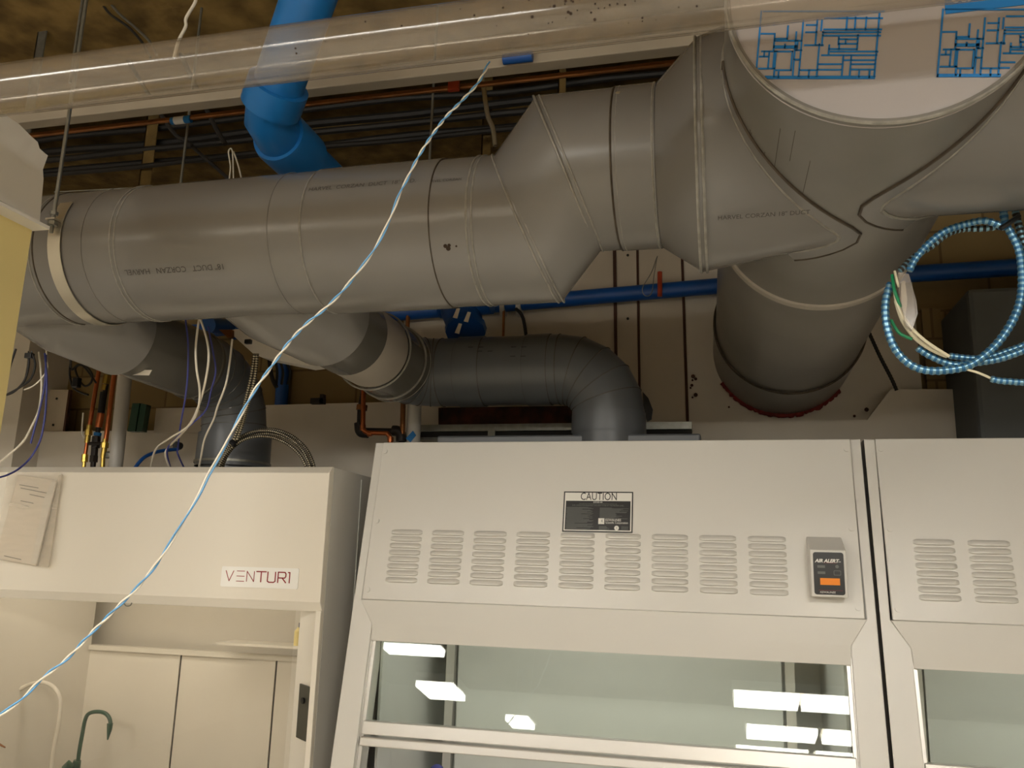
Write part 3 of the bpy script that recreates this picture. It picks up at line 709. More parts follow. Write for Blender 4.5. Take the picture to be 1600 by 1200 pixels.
# caution sticker
NZ = Vector((0, -math.cos(math.atan(.19)), math.sin(math.atan(.19)))); UPv = Vector((0, math.sin(math.atan(.19)), math.cos(math.atan(.19)))); EX = Vector((1, 0, 0))
def onpanel(px, py, off=.0):
    # intersection of the view ray with the leaning top panel
    d = at(px, py, 1.0); # (x/Y, 1, z/Y)
    Y = (3.2 - .19 * .477 - .012) / (1 - .19 * d.z)
    return d * Y + NZ * off
s00 = onpanel(881, 768); s10 = onpanel(989, 769); s01 = onpanel(880, 831)
cw = (s10 - s00).length; ch = (s01 - s00).length * 1.0; org = (s00 + onpanel(989, 833)) / 2
cs = thing('caution_sticker', 'black and white CAUTION sticker above the louvres of the middle hood', 'sticker', tuple(org))
def prect(x0, x1, y0, y1, lift, matn, name, par, **k):
    """rectangle in sticker units (0..1 across, 0..1 down)"""
    P3 = [org + EX * ((x - .5) * cw) + UPv * ((.5 - y) * ch) + NZ * lift for x, y in ((x0, y0), (x1, y0), (x1, y1), (x0, y1))]
    return ob(name, slab(P3, NZ * .0004), matn, par, smooth=False, **k)
prect(0, 1, 0, 1, .0012, 'black', 'border', cs)
prect(.018, .982, .03, .97, .0017, 'white_print', 'paper', cs)
prect(.035, .965, .235, .945, .0022, 'blackface', 'text_field', cs)
def ptext(s, x, y, size, matn, name, par, lift=.003, sx=.8, **k):
    vf = text_vf(s, size, **k); vf = ([(p[0] * sx, p[1], 0) for p in vf[0]], vf[1])
    return ob(name, place2d(vf, org + EX * ((x - .5) * cw) + UPv * ((.5 - y) * ch) + NZ * lift, EX, UPv), matn, par, smooth=False)
ptext('CAUTION', .51, .132, .041, "blackface", "heading_text", cs, sx=.74)
ptext('EXPOSE AIR', .5, .268, .008, 'white_print', 'small_text', cs)
ptext('THE AIRFLOW MONITOR MUST BE IN OPERATION BEFORE USE', .5, .31, .0062, 'grey_print', 'small_text', cs)
ptext('SAFE OPERATION REQUIRES THE SASH TO BE AT THE PROPER LEVEL', .5, .35, .0078, 'grey_print', 'small_text', cs)
ln = []
def bar(x0, x1, y, hgt=.008):
    P3 = [org + EX * ((x - .5) * cw) + UPv * ((.5 - yy) * ch) + NZ * .0028 for x, yy in ((x0, y), (x1, y), (x1, y + hgt), (x0, y + hgt))]
    return slab(P3, NZ * .0002)
for i in range(34):
    y = .39 + i * .0163
    if i % 7 == 3: ln.append(bar(.06, random.uniform(.15, .3), y))
    else: ln.append(bar(.05, random.uniform(.34, .45), y))
for i in range(17):
    y = .40 + i * .0163
    ln.append(bar(.53, random.uniform(.7, .95), y))
for i in range(6): ln.append(bar(.525, random.uniform(.6, .68), .85 + i * .016))
for i in range(4): ln.append(bar(.84, .94, .85 + i * .022))
ob('fine_print', join(*ln), 'grey_print', cs, smooth=False)
prect(.515, .60, .66, .80, .003, 'white_print', 'logo_block', cs)
ptext('K', .572, .73, .018, 'grey_print', 'logo_letter', cs, lift=.0036)
ptext('KEWAUNEE', .725, .70, .0135, 'white_print', 'maker_text', cs)
ptext('Scientific Corporation', .775, .765, .0115, 'white_print', 'maker_text', cs)
ob('seal', loft([ring(org + EX * (.275 * cw) - UPv * (.39 * ch) + NZ * z, r, NZ, 20) for z, r in ((.003, .0085), (.0034, .0085))], True, True), 'white_print', cs, smooth=False)
ptext('S', .776, .892, .010, 'blackface', 'seal_letter', cs, lift=.0036)
# air monitor: box with sloping top, fixed to the leaning panel
A = onpanel(1258, 838); Bp = onpanel(1316, 839)
mx0 = A.x + .004
am = thing('air_monitor', 'small wedge-topped air flow monitor with black face and orange sticker', 'airflow monitor', (mx0 + .07, A.y, A.z - .2))
# face outline from the photo, standing forward of the panel
FYm = 3.02
f0, f1, f2, f3 = at(1266.5, 859, FYm), at(1325, 860, FYm), at(1322.5, 934, FYm), at(1267, 932, FYm)
fx0, fx1 = (f0.x + f3.x) / 2, (f1.x + f2.x) / 2; fz1, fz0 = (f0.z + f1.z) / 2, (f2.z + f3.z) / 2
Vv = []
for x in (fx0, fx1):
    Vv += [Vector((x, FYm, fz0)), Vector((x, FYm, fz1)), Vector((x, yf(A.z) - .01, A.z)), Vector((x, yf(fz0) - .01, fz0))]
ob('housing', (Vv, [(0, 1, 2, 3), (4, 7, 6, 5), (0, 4, 5, 1), (1, 5, 6, 2), (2, 6, 7, 3), (3, 7, 4, 0)]), 'white', am, smooth=False, bevel=.003)
fw, fh = fx1 - fx0, fz1 - fz0; fc_ = Vector(((fx0 + fx1) / 2, FYm, (fz0 + fz1) / 2))
def rrect(cx, cz_, w_, h_, r, y, n=6):
    o_ = []
    for sx_, sz_, a0 in ((1, 1, 0), (-1, 1, 90), (-1, -1, 180), (1, -1, 270)):
        for k in range(n + 1):
            a = math.radians(a0 + 90 * k / n); o_.append(Vector((cx + sx_ * (w_ / 2 - r) + r * math.cos(a), y, cz_ + sz_ * (h_ / 2 - r) + r * math.sin(a))))
    return o_
ob('face_plate', slab(rrect(fc_.x, fc_.z - .0, fw * .84, fh * .90, .008, FYm - .0025), (0, .003, 0)), 'blackface', am, smooth=False)
def mtext(s, x, y, size, matn, name, **k):
    vf = text_vf(s, size, **k)
    ob(name, place2d(vf, Vector((fx0 + x * fw, FYm - .0032, fz1 - y * fh)), EX, Vector((0, 0, 1))), matn, am, smooth=False)
mtext('AIR ALERT', .45, .235, .0155, 'white_print', 'display_text', shear=.3, bold=.0006)
mtext('300', .80, .25, .006, 'white_print', 'display_text')
mtext('KEWAUNEE', .44, .90, .009, 'white_print', 'display_text', shear=.2)
def mrect(x0, x1, y0, y1, matn, name, lift=.003):
    ob(name, box(fx0 + x0 * fw, fx0 + x1 * fw, FYm - lift - .0006, FYm - lift, fz1 - y1 * fh, fz1 - y0 * fh), matn, am, smooth=False)
mrect(.25, .79, .60, .745, 'orange', 'warning_sticker'); mtext('WARNING', .5, .63, .006, 'blackface', 'sticker_text', bold=.0003)
mtext('MONITOR MUST BE TESTED', .5, .68, .0045, 'blackface', 'sticker_text')
for z0 in (.33, .46): mrect(.19, .40, z0, z0 + .055, 'grey_print', 'indicator_label', .0026)
ob('mute_button', slab(rrect(fx0 + .73 * fw, fz1 - .485 * fh, .20 * fw, .105 * fh, .003, FYm - .0034), (0, .0008, 0)), 'grey_print', am, smooth=False)
ob('button_face', slab(rrect(fx0 + .73 * fw, fz1 - .485 * fh, .17 * fw, .08 * fh, .002, FYm - .004), (0, .0008, 0)), 'blackface', am, smooth=False)
ob('alarm_light', disc((fx0 + .73 * fw, FYm - .0035, fz1 - .35 * fh), (0, 1, 0), .0055, .001, 16), 'grey_print', am, smooth=False)
mrect(.2, .85, .855, .86, 'red_print', 'red_rule'); mrect(.36, .72, .275, .28, 'red_print', 'red_rule')

# grey lip plate and collar on the middle hood's roof, strut channel behind
pa, pb = at(682, 689, 3.42), at(1095, 689, 3.42)
lipz = at(890, 679, 3.42).z
tag(ob('roof_plate', box(pa.x, pb.x, 3.42, 3.80, lipz - .035, lipz), 'duct_dark', smooth=False, bevel=.008), 'dark grey plate on the middle hood roof under the curved duct', 'plate')
sa, sb = at(668, 672, 3.98), at(1081, 667, 3.98)
st = thing('strut_channel', 'long slotted galvanised strut fixed level along the wall behind the middle duct', 'strut', (sa.x, 3.98, sb.z - .02))
ob('channel', join(box(sa.x - .05, sb.x, 3.96, 4.06, sb.z - .012, sb.z + .022), box(sa.x - .05, sb.x, 3.965, 4.1, sb.z - .052, sb.z - .040)), 'steel', st, smooth=False)
ob('channel_slot', box(sa.x - .05, sb.x, 3.99, 4.0, sb.z - .040, sb.z - .012), 'darkgap', st, smooth=False)
jc = at(768, 672, 3.95); ob('strut_clip', cbox((jc.x, 3.953, sb.z - .02), (.035, .012, .05)), 'steel', st, smooth=False)

# ------------------------------------------------------------------ left hood
VX1 = -1.464; VY = 3.0; VT = .337; VB = -.15
vh = thing('fume_hood', 'cream-lit fume hood at the left with a VENTURI nameplate on its front', 'fume hood', (-2.4, 3.4, -H))
VX0 = VX1 - 1.84
ob('front_panel', prism_x([(VY, VB + .0), (VY, VT - .004), (VY + .028, VT + .022), (VY + .04, VT + .022), (VY + .04, VB - .035), (VY + .022, VB - .035)], VX0, VX1), 'cream', vh, smooth=False, bevel=.003)
ob('side_panel', prism_x([(VY + .041, -H + .001), (VY + .041, VT + .02), (3.36, VT + .02), (3.9, VT + .02), (3.9, -H + .001)], VX1 - .015, VX1), 'white', vh, smooth=False)
ob('side_panel', prism_x([(VY + .041, -H + .001), (VY + .041, VT + .02), (3.9, VT + .02), (3.9, -H + .001)], VX0, VX0 + .015), 'white', vh, smooth=False)
ob('side_seam', box(VX1, VX1 + .003, 3.30, 3.306, -1.0, VT), 'liner', vh, smooth=False)
for x0, x1 in ((VX1 - .022, VX1), (VX0, VX0 + .055)):
    ob('corner_post', box(x0, x1, VY + .012, VY + .04, -1.05, VB - .03), 'cream', vh, smooth=False, bevel=.003)
ob('roof', box(VX0 + .015, VX1 - .015, VY + .06, 3.9, VT - .03, VT - .01), 'white', vh, smooth=False)
LXb = 3.72
ob('hood_light', box(VX0 + .3, VX1 - .3, 3.12, 3.26, .085, .10), 'hoodlamp', vh, smooth=False)
ob('liner', join(box(VX0 + .06, VX0 + .07, VY + .05, LXb, -1.05, .1), box(VX1 - .03, VX1 - .02, VY + .05, LXb, -1.05, .1), box(VX0 + .06, VX1 - .02, LXb, LXb + .01, -1.05, .1), box(VX0 + .06, VX1 - .02, VY + .05, LXb, .1, .11)), 'liner_warm', vh, smooth=False)
lx = at(142, 1010, 3.6).x
zt_ = at(300, 1024, 3.6).z
ob('back_baffle', join(box(lx, at(281, 1030, 3.6).x, 3.6, 3.615, -1.05, zt_), box(at(284, 1030, 3.6).x, at(431, 1030, 3.6).x, 3.6, 3.615, -1.05, zt_), box(at(434, 1030, 3.6).x, VX1 - .03, 3.6, 3.615, -1.05, zt_), box(lx, VX1 - .03, 3.585, 3.63, zt_, zt_ + .022)), 'liner_warm', vh, smooth=False)
ob('baffle_gap', join(box(at(281, 1030, 3.6).x, at(284.5, 1030, 3.6).x, 3.606, 3.612, -1.05, zt_), box(at(431, 1030, 3.6).x, at(434.5, 1030, 3.6).x, 3.606, 3.612, -1.05, zt_)), 'darkgap', vh, smooth=False)
ob('side_liner', slab([(lx, 3.6, -1.05), (lx, 3.6, .1), (lx - .14, 3.1, .1), (lx - .14, 3.1, -1.05)], (-.01, 0, 0)), 'liner_warm', vh, smooth=False)
ob('sash_glass', box(VX0 + .055, VX1 - .13, VY + .06, VY + .066, -1.0, VB - .02), 'glass_warm', vh, smooth=False)
ob('worktop', box(VX0, VX1, 2.8, 3.9, -1.08, -1.05), 'charcoal', vh, smooth=False, bevel=.004)
ob('base_cabinet', box(VX0 + .02, VX1 - .02, 2.85, 3.9, -H + .001, -1.08), 'cream', vh, smooth=False)
for i in range(4):
    x = VX0 + .03 + i * .447
    d = ob('cabinet_door', box(x, x + .44, 2.83, 2.85, -H + .1, -1.11), 'cream', vh, smooth=False, bevel=.003)
    ob('handle', tube([(x + .36, 2.81, -1.2), (x + .36, 2.81, -1.32)], .006, 8), 'alu', d)
ob('jamb', slab([(VX1 - .022, VY + .02, VB - .03), (VX1 - .022, VY + .02, -1.05), (VX1 - .135, VY + .115, -1.05), (VX1 - .135, VY + .115, VB - .03)], (.01, .01, 0)), 'cream', vh, smooth=False)
# nameplate
n0, n1, n2 = at(348, 885, VY), at(468, 888, VY), at(347, 917, VY)
nm = thing('nameplate', 'white nameplate with red VENTURI lettering on the left hood front', 'nameplate', (n0.x, VY, n2.z))
nz0, nz1 = (n2.z + at(466, 920, VY).z) / 2, (n0.z + n1.z) / 2
ob('plate', slab(rrect((n0.x + n1.x) / 2, (nz0 + nz1) / 2, n1.x - n0.x, nz1 - nz0, .006, VY - .004), (0, .004, 0)), 'plate_white', nm, smooth=False)
# strokes of the lettering (thin open E with three bars)
def stroke(pts, wd):
    out = []
    for a, b in zip(pts[:-1], pts[1:]):
        a, b = Vector((a[0], 0, a[1])), Vector((b[0], 0, b[1])); d = (b - a).normalized(); q = Vector((-d.z, 0, d.x)) * wd / 2
        a2, b2 = a - d * wd * .3, b + d * wd * .3
        out.append(slab([a2 - q, b2 - q, b2 + q, a2 + q], (0, .001, 0)))
    return join(*out)
LW = (n1.x - n0.x) * .92 / 7; LH = (nz1 - nz0) * .50
letters = [[[(0, 1), (.38, 0), (.78, 1)]], [[(.1, 1), (.85, 1)], [(.1, .5), (.85, .5)], [(.1, 0), (.85, 0)]], [[(.08, 0), (.08, 1), (.8, 0), (.8, 1)]],
           [[(0, 1), (.95, 1)], [(.47, 1), (.47, 0)]], [[(.1, 1), (.1, .1), (.25, 0), (.7, 0), (.85, .1), (.85, 1)]],
           [[(.1, 0), (.1, 1), (.75, 1), (.85, .85), (.85, .6), (.75, .45), (.1, .45)], [(.5, .45), (.88, 0)]], [[(.2, 0), (.2, 1), (.05, 1)]]]
adv = 0
for i, L in enumerate(letters):
    wdt = .0025 if i < 3 else .0042
    sh = []
    for s in L: sh.append(stroke([(n0.x + (n1.x - n0.x) * .06 + adv + p[0] * LW, (nz0 + nz1) / 2 - LH * .42 + p[1] * LH) for p in s], wdt))
    v, f_ = join(*sh); v = [p + Vector((0, VY - .0055, 0)) for p in v]
    ob('letter', (v, f_), 'red_print', nm, smooth=False); adv += LW * (1.02 if i < 6 else 1)
# black controller on the right jamb inside the glass
m0, m1, m2, m3 = at(468, 1068, 3.055), at(485, 1074, 3.012), at(479, 1160, 3.012), at(462, 1152, 3.055)
mc = thing('airflow_monitor', 'tall narrow black control panel on the right jamb of the left hood', 'control panel', tuple(m3))
ob('plate', slab([m0, m1, m2, m3], (0, .012, 0)), 'charcoal', mc, smooth=False, bevel=.002)
kc = (m0 + m1) * .36 + (m2 + m3) * .14 + Vector((.0, -.002, 0)); dn = (m3 - m0).cross(m1 - m0).normalized()
if dn.y > 0: dn = -dn
ob('dial', disc(kc, dn, .011, .006, 18), 'black', mc)
# fixtures inside the left hood
gf = thing('gooseneck_tap', 'dark green swan-neck tap standing inside the left hood', 'tap', tuple(at(122, 1200, 3.45)))
GY = 3.45
pts = [at(118, 1230, GY), at(123, 1180, GY), at(129, 1145, GY), at(133, 1125, GY), at(139, 1115, GY), at(152, 1112, GY), at(165, 1115, GY), at(172, 1125, GY), at(172, 1138, GY)]
ob('neck', tube(smooth_path(pts, 5), .0085, 12), 'dkgreen', gf)
ob('nozzle', tube([at(172, 1130, GY), at(171, 1140, GY), at(168, 1156, GY)], [.013, .011, .003], 12), 'dkgreen', gf)
ob('body', tube([at(118, 1200, GY), at(121, 1188, GY)], [.02, .016], 14), 'dkgreen', gf)
ob('valve_knob', tube([at(100, 1200, GY - .03), at(107, 1195, GY - .03), at(113, 1199, GY - .02)], [.012, .02, .012], 12), 'dkgreen', gf)
ob('stem', tube([at(118, 1225, GY), at(118, 1200, GY)], .012, 10), 'dkgreen', gf)
HYd = 3.3
tag(ob('white_hose', tube(smooth_path([at(0, 1200, HYd), at(3, 1150, HYd), at(6, 1120, HYd), at(18, 1090, HYd), at(40, 1072, HYd), at(65, 1066, HYd), at(85, 1075, HYd), at(94, 1095, HYd), at(92, 1130, HYd), at(85, 1165, HYd), at(79, 1215, HYd)], 6), .0085, 12), 'liner_warm'), 'pale hose arching inside the left hood at the bottom left corner', 'hose')
tag(ob('tap_lever', tube([at(-6, 1160, 3.2), at(8, 1168, 3.2)], [.006, .003], 8), 'copper_old'), 'small brown lever tip at the left edge beside the pale hose', 'lever')
bo = at(466, 1001, 3.5)
bt = thing('wash_bottle', 'small yellow-green bottle on the ledge seen through the left hood glass', 'bottle', tuple(bo))
ob('bottle_body', loft([ring(bo + Vector((0, 0, z)), r, (0, 0, 1), 20) for z, r in ((-.02, .019), (.04, .019), (.05, .010), (.055, .008))], True, True), 'yellow', bt)
ob('bottle_nozzle', tube([bo + Vector((0, 0, .055)), bo + Vector((0, 0, .075))], .003, 8), 'duct_dark', bt)
tag(ob('ledge_shelf', box(at(350, 1010, 3.52).x, VX1 - .03, 3.45, 3.6, bo.z - .03, bo.z - .02), 'liner_warm', smooth=False), 'thin pale shelf under the yellow-green bottle in the left hood', 'shelf')
# glass cable notch and document bag
kn = at(200, 945, 2.99)
tag(ob('hook', tube(smooth_path([kn + Vector((-.02, 0, .006)), kn + Vector((-.008, 0, -.004)), kn + Vector((.01, 0, -.002)), kn + Vector((.016, 0, .008))]), .0025, 6), 'steel'), 'small metal hook under the left hood front edge beside the twisted wire', 'hook')
db = thing('document_bag', 'clear bag of printed papers taped to the left hood top corner', 'document bag', tuple(at(40, 882, 2.98)))
DY = 2.985
def quadstrip(pts2, Y, off): return slab([at(x, y, Y) for x, y in pts2], (0, off, 0))
ob('paper_stack', quadstrip([(28, 741), (87, 751), (55, 884), (-8, 872)], DY - .004, .012), 'paper', db, smooth=False, bevel=.003)
ob('folded_paper', quadstrip([(68, 780), (80, 752), (87, 753), (56, 882), (48, 880)], DY - .012, .006), 'board', db, smooth=False, bevel=.002)
ob('inner_sheet', quadstrip([(24, 780), (68, 782), (50, 876), (38, 850)], DY - .0075, .002), 'paper', db, smooth=False)
tl_ = []
for x0, y0, x1, y1 in ((32, 763, 73, 771), (46, 773, 70, 778), (32, 783, 52, 787), (36, 790, 44, 792), (30, 758, 60, 763), (6, 869, 33, 875)):
    a, b = at(x0, y0, DY - .010), at(x1, y1, DY - .010); tl_.append(slab([a, b, b + Vector((0, 0, .003)), a + Vector((0, 0, .003))], (0, .0005, 0)))
ob('printed_line', join(*tl_), 'grey_print', db, smooth=False)
V = []; Fc = []
cols, rows = 8, 12
for j in range(rows + 1):
    for i in range(cols + 1):
        t, s = i / cols, j / rows
        xl, xr_ = 12 - 22 * s, 97 - 21 * s
        yl, yr_ = 738 + 136 * s, 739 + 147 * s
        V.append(at(xl + (xr_ - xl) * t, yl + (yr_ - yl) * t, DY - .018 - .006 * math.sin(t * 9 + s * 5) * math.cos(s * 11 + t * 3)))
for j in range(rows):
    for i in range(cols): q = j * (cols + 1) + i; Fc.append((q, q + 1, q + cols + 2, q + cols + 1))
ob('bag_film', (V, Fc), 'bag', db, ang=80)
ob('bag_back', (quadstrip([(92, 742), (97, 741), (76, 886), (60, 884)], DY + .002, .002)), 'bag', db, smooth=False)

# ------------------------------------------------------------------ boards, pilaster and left end wall
struct('trim_1', box(-6, at(37, 600, 3.92).x, 3.92, 4.25, -H, 1.6), 'drywall', smooth=False)
def board(name, label, pts2, Y, t, matn, cat='wall board', **k):
    o = ob(name, slab([at(x, y, Y) for x, y in pts2], (0, t, 0)), matn, smooth=False, **k); return tag(o, label, cat)
board('wall_board', 'white gypsum board low on the wall behind the upright pipes', [(52, 674), (132, 674), (190, 673), (320, 672), (320, 900), (30, 900)], 4.10, .1, 'drywall')
board('wall_board', 'narrow white board with two screw heads beside the brown seam', [(73, 609), (107, 609), (98, 676), (66, 676)], 4.12, .03, 'plaster')
board('wall_board', 'pale square board behind the white wires between left duct and pipe', [(244, 638), (330, 636), (330, 676), (240, 676)], 4.08, .04, 'drywall')
board('wall_board', 'wide white board low on the wall between the two hoods', [(415, 633), (690, 626), (690, 900), (400, 900)], 4.08, .1, 'drywall')
board('wall_board', 'broad tan wall board left of the brown batten behind the bend', [(625, 380), (957, 360), (963, 700), (640, 700)], 4.20, .05, 'plaster')
board('wall_board', 'narrow pale board with two screw holes between batten and rust seam', [(962, 360), (994, 358), (999, 700), (966, 700)], 4.195, .05, 'plaster')
board('wall_board', 'tan patched wall board between the two dark rust seams', [(997, 358), (1063, 356), (1075, 700), (1001, 700)], 4.20, .05, 'plaster')
board('wall_board', 'large pale board with red stains that the trunk duct passes through', [(1066, 340), (1415, 330), (1441, 610), (1441, 700), (1078, 700)], 4.20, .05, 'drywall')
board('wall_board', 'white stepped board low behind the top of the right hoods', [(1076, 660), (1355, 656), (1392, 608), (1519, 608), (1522, 760), (1076, 760)], 4.10, .04, 'drywall')
board('seam_batten', 'thin brown batten on the wall just right of the dark bend', [(957, 360), (962, 360), (966, 700), (962, 700)], 4.18, .03, 'seam', cat='batten')
for i, (l, q) in enumerate((('dark rust seam on the wall right of the screw-hole board', [(993.5, 358), (997, 358), (1001.5, 662), (998, 662)]), ('dark rust seam on the wall left of the red-stained board', [(1062, 350), (1065.5, 350), (1076, 658), (1072, 658)]))):
    o = board('seam_line', l, q, 4.188, .012, 'seam', cat='wall seam')
o = board('seam_line', 'rust seam beside the narrow two-screw board at the left', [(107, 609), (110, 609), (101, 674), (98, 674)], 4.11, .02, 'seam', cat='wall seam')
for x, y, l in ((981, 399, 'upper black screw hole in the narrow board right of the batten'), (981, 498, 'lower black screw hole in the narrow board right of the batten'), (89, 623, 'upper screw head of the narrow board at the left'), (83.5, 664, 'lower screw head of the narrow board at the left')):
    p = at(x, y, 4.19 if x > 500 else 4.115); tag(ob('screw', disc(p, (0, -1, 0), .007, .004, 12), 'black'), l, 'screw')
st_ = []
for x, y, r_ in ((1083, 588, .008), (1087, 592, .006), (1082, 594, .004), (1081, 602, .006), (1079, 606, .004), (1087, 617, .008), (1082, 621, .004), (1354, 640, .008), (1335, 650, .005), (1139, 636, .004), (1104, 665, .006), (1112, 667, .006), (1290, 628, .003)):
    p = at(x, y, 4.195); p.y = 4.197
    st_.append(disc(p, (0, -1, 0), r_ * 1.3, .003, 7))
tag(ob('stain_spot', join(*st_), 'seam'), 'scattered dark red stain spots on the board left of the trunk duct', 'stain', kind='stuff')
# hole with broken brick, firestop round the trunk
hb = [(692, 640), (740, 637), (880, 636), (897, 658), (888, 662), (760, 663), (700, 660)]
board('brick_opening', 'ragged dark opening of broken brick under the horizontal bend', [(685, 637), (895, 634), (895, 664), (685, 664)], 4.05, .03, 'brick_dark', cat='opening')
p = at(1014, 635, 4.12)
tag(ob('black_hole', slab([at(x, y, 4.185) for x, y in ((1004, 612), (1013, 622), (1020, 640), (1018, 655), (1011, 659), (1006, 640))], (0, .01, 0)), 'black', smooth=False), 'small black hole in the wall behind the middle bend', 'hole')
fsr = []
cw_ = taxis(4.18)
for k in range(61):
    a = math.radians(-150 + 110 * k / 60); r_ = TR + .004 + random.uniform(0, .008)
    fsr.append(Vector((cw_.x + math.cos(a) * r_, 4.185, cw_.z + math.sin(a) * r_)))
tag(ob('firestop_bead', tube(fsr, [.012 + .007 * random.random() for _ in fsr], 8), 'firestop'), 'ragged red firestop sealant round the trunk duct at the wall', 'sealant')
# dark wrapped duct at the right
d0 = at(1501, 462, 3.85); d1_ = at(1527, 700, 3.85)
tag(ob('wrapped_duct', box(d0.x, 2.6, 3.75, 4.24, .50, d0.z), 'insul', smooth=False, bevel=.02), 'dark grey wrapped rectangular duct at the right behind the cable coil', 'duct')
tag(ob('corner_gap', box(at(1441, 500, 4.2).x, d0.x, 4.2, 4.22, .3, 1.25), 'block', smooth=False), 'tan block strip between the stained board and the dark wrapped duct', 'wall strip')

# left end wall with torn white board, ledge and yellow panel
EY = 1.9; ex = at(50, 360, EY).x; ez = at(50, 360, EY).z
ew = thing('partition_end', 'yellow-cream partition end with white ledge at the left edge', 'partition', (ex - .06, 1.7, -H))
ob('yellow_panel', box(ex - .12, ex, 1.45, EY, -H + .001, ez), 'yellow', ew, smooth=False)
tipp = at(90, 370, EY)
ob('ledge', join(box(ex - .02, ex + .055, 1.45, EY + .005, ez, ez + .010)), 'board', ew, smooth=False)
bw_ = thing('torn_board', 'white board with a torn sloping upper edge above the yellow partition end', 'board', (ex, 1.4, ez + .02))
bx = at(62, 350, EY + .06).x
bx = ex + .022
def atX(px, py, X):
    p = at(px, py, 1.0); return p * (X / p.x)
tp = [atX(62, 349, bx), atX(64, 325, bx), atX(68, 280, bx), atX(67, 265, bx), atX(75, 243, bx), atX(71, 240, bx), atX(62, 232, bx), atX(59, 222, bx), atX(48, 212, bx), atX(30, 194, bx), atX(12, 182, bx), atX(0, 172, bx), atX(-60, 120, bx), atX(-60, 282, bx), atX(0, 313, bx)]
ob('board_face', slab(tp, (-.05, 0, 0)), 'board', bw_, smooth=False)
ob('dark_reveal', box(ex - .03, ex + .012, 1.45, EY - .01, ez + .010, ez + .03), 'darkgap', bw_, smooth=False)

# ------------------------------------------------------------------ overhead services
hk = [((127, 0), 2.0, (116, 88), None)]
for (x, y, Y, z0, l) in ((116, 85, 2.6, at(116, 95, 2.6).z, 'upright threaded rod above the clear pipe near the left end'), (288, 240, 3.0, at(282, 290, 3.0).z, 'thin upright rod behind the big duct left of the blue elbow'), (672, 235, 3.2, at(671, 252, 3.2).z, 'short thin rod rising behind the big duct under the dark beam')):
    p = at(x, y, Y); tag(ob('hanger_rod', tube([(p.x, Y, z0 - .1), (p.x, Y, 2.47)], .006 if Y > 2.5 else .008, 8), 'steel'), l, 'hanger rod')
# steel angle uprights
for (x0, x1, y, Y, l) in ((228, 246, 200, 3.6, 'wide dusty brown upright strut behind the copper line'), (36, 50, 190, 3.0, 'grey flat hanger bar next to the torn white board'), (752, 766, 235, 3.7, 'dark rusty upright strut under the dark cable bundle'), (872, 884, 130, 3.5, 'black upright bracket left of the mitred offset')):
    a, b = at(x0, y, Y), at(x1, y, Y)
    tag(ob('support_strut', join(box(a.x, b.x, Y, Y + .006, a.z - .75, 2.47), box(a.x, a.x + .006, Y, Y + .04, a.z - .75, 2.47)), 'beam_brown' if x0 != 36 else 'steel', smooth=False), l, 'strut')
# deck ribs / fireproofed joists
for i, y in enumerate((-.6, .4, 1.35, 3.45)):
    tag(ob('ceiling_joist', join(box(-6, 4.5, y, y + .18, 2.37, 2.47)), 'beam_brown', smooth=False, bevel=.02), ['dusty brown joist under the deck well behind the viewer', 'dusty brown joist overhead just behind the viewer', 'dusty brown joist under the deck over the clear pipe', 'dusty brown joist under the deck close to the back wall'][i], 'joist', 'joists under the deck')
# dark beam with cable bundles parallel to the duct
z1 = at(600, 195, 3.9).z; z2 = at(600, 222, 3.9).z
tag(ob('steel_beam', join(box(-6, 4.4, 3.82, 4.1, z2, z1), box(-6, 4.4, 3.72, 4.2, z2 - .03, z2)), 'beam_brown', smooth=False), 'dark level beam crossing under the deck behind the big duct', 'beam')
for i, (dy, dz, r_) in enumerate(((3.66, .02, .022), (3.62, -.05, .018), (3.67, -.10, .02), (3.57, -.16, .014), (3.64, .09, .016))):
    pts = [Vector((-5.5 + k * .5, dy + random.uniform(-.01, .01), z2 + dz + random.uniform(-.012, .012) - .02)) for k in range(20)]
    tag(ob('cable_run', tube(smooth_path(pts, 3), r_, 8), 'cable_black'), ['black cable bundle along the front of the dark beam, thickest one', 'black cable run just below the thickest bundle on the dark beam', 'black cable run second below the dark beam', 'thin black cable run lowest under the dark beam', 'black cable run along the top of the dark beam'][i], 'cable')
# copper lines overhead
ca_, cb2 = at(370, 178, 2.9), at(1040, 100, 2.9)
for i, (dz, dy) in enumerate(((0, 0), (.018, .02))):
    zz = (ca_.z + cb2.z) / 2 + dz
    tag(ob('copper_line', tube([(-4.2, 2.9 + dy, ca_.z + dz), (.5, 2.9 + dy, cb2.z + dz)], .009, 10), 'copper_old'), ['lower of the two thin copper lines overhead above the big duct', 'upper of the two thin copper lines overhead above the big duct'][i], 'copper pipe')
a, b = at(268, 190, 2.9), at(298, 186, 2.9); a.z = b.z = ca_.z
pt = thing('pipe_label', 'blue and white wrap label on the copper line left of the blue elbow', 'pipe label', tuple(a))
ob('label_band', tube([a, b], .016, 12), 'film_blue', pt)
ob('label_patch', tube([a.lerp(b, .18), a.lerp(b, .7)], .0168, 12), 'white_print', pt)
a = at(711, 128, 2.88)
tag(ob('orange_strap', box(a.x - .022, a.x + .022, 2.86, 2.875, at(711, 142, 2.87).z, at(711, 108, 2.87).z), 'red_orange', smooth=False), 'orange-red strap hanging beside the copper lines', 'strap')

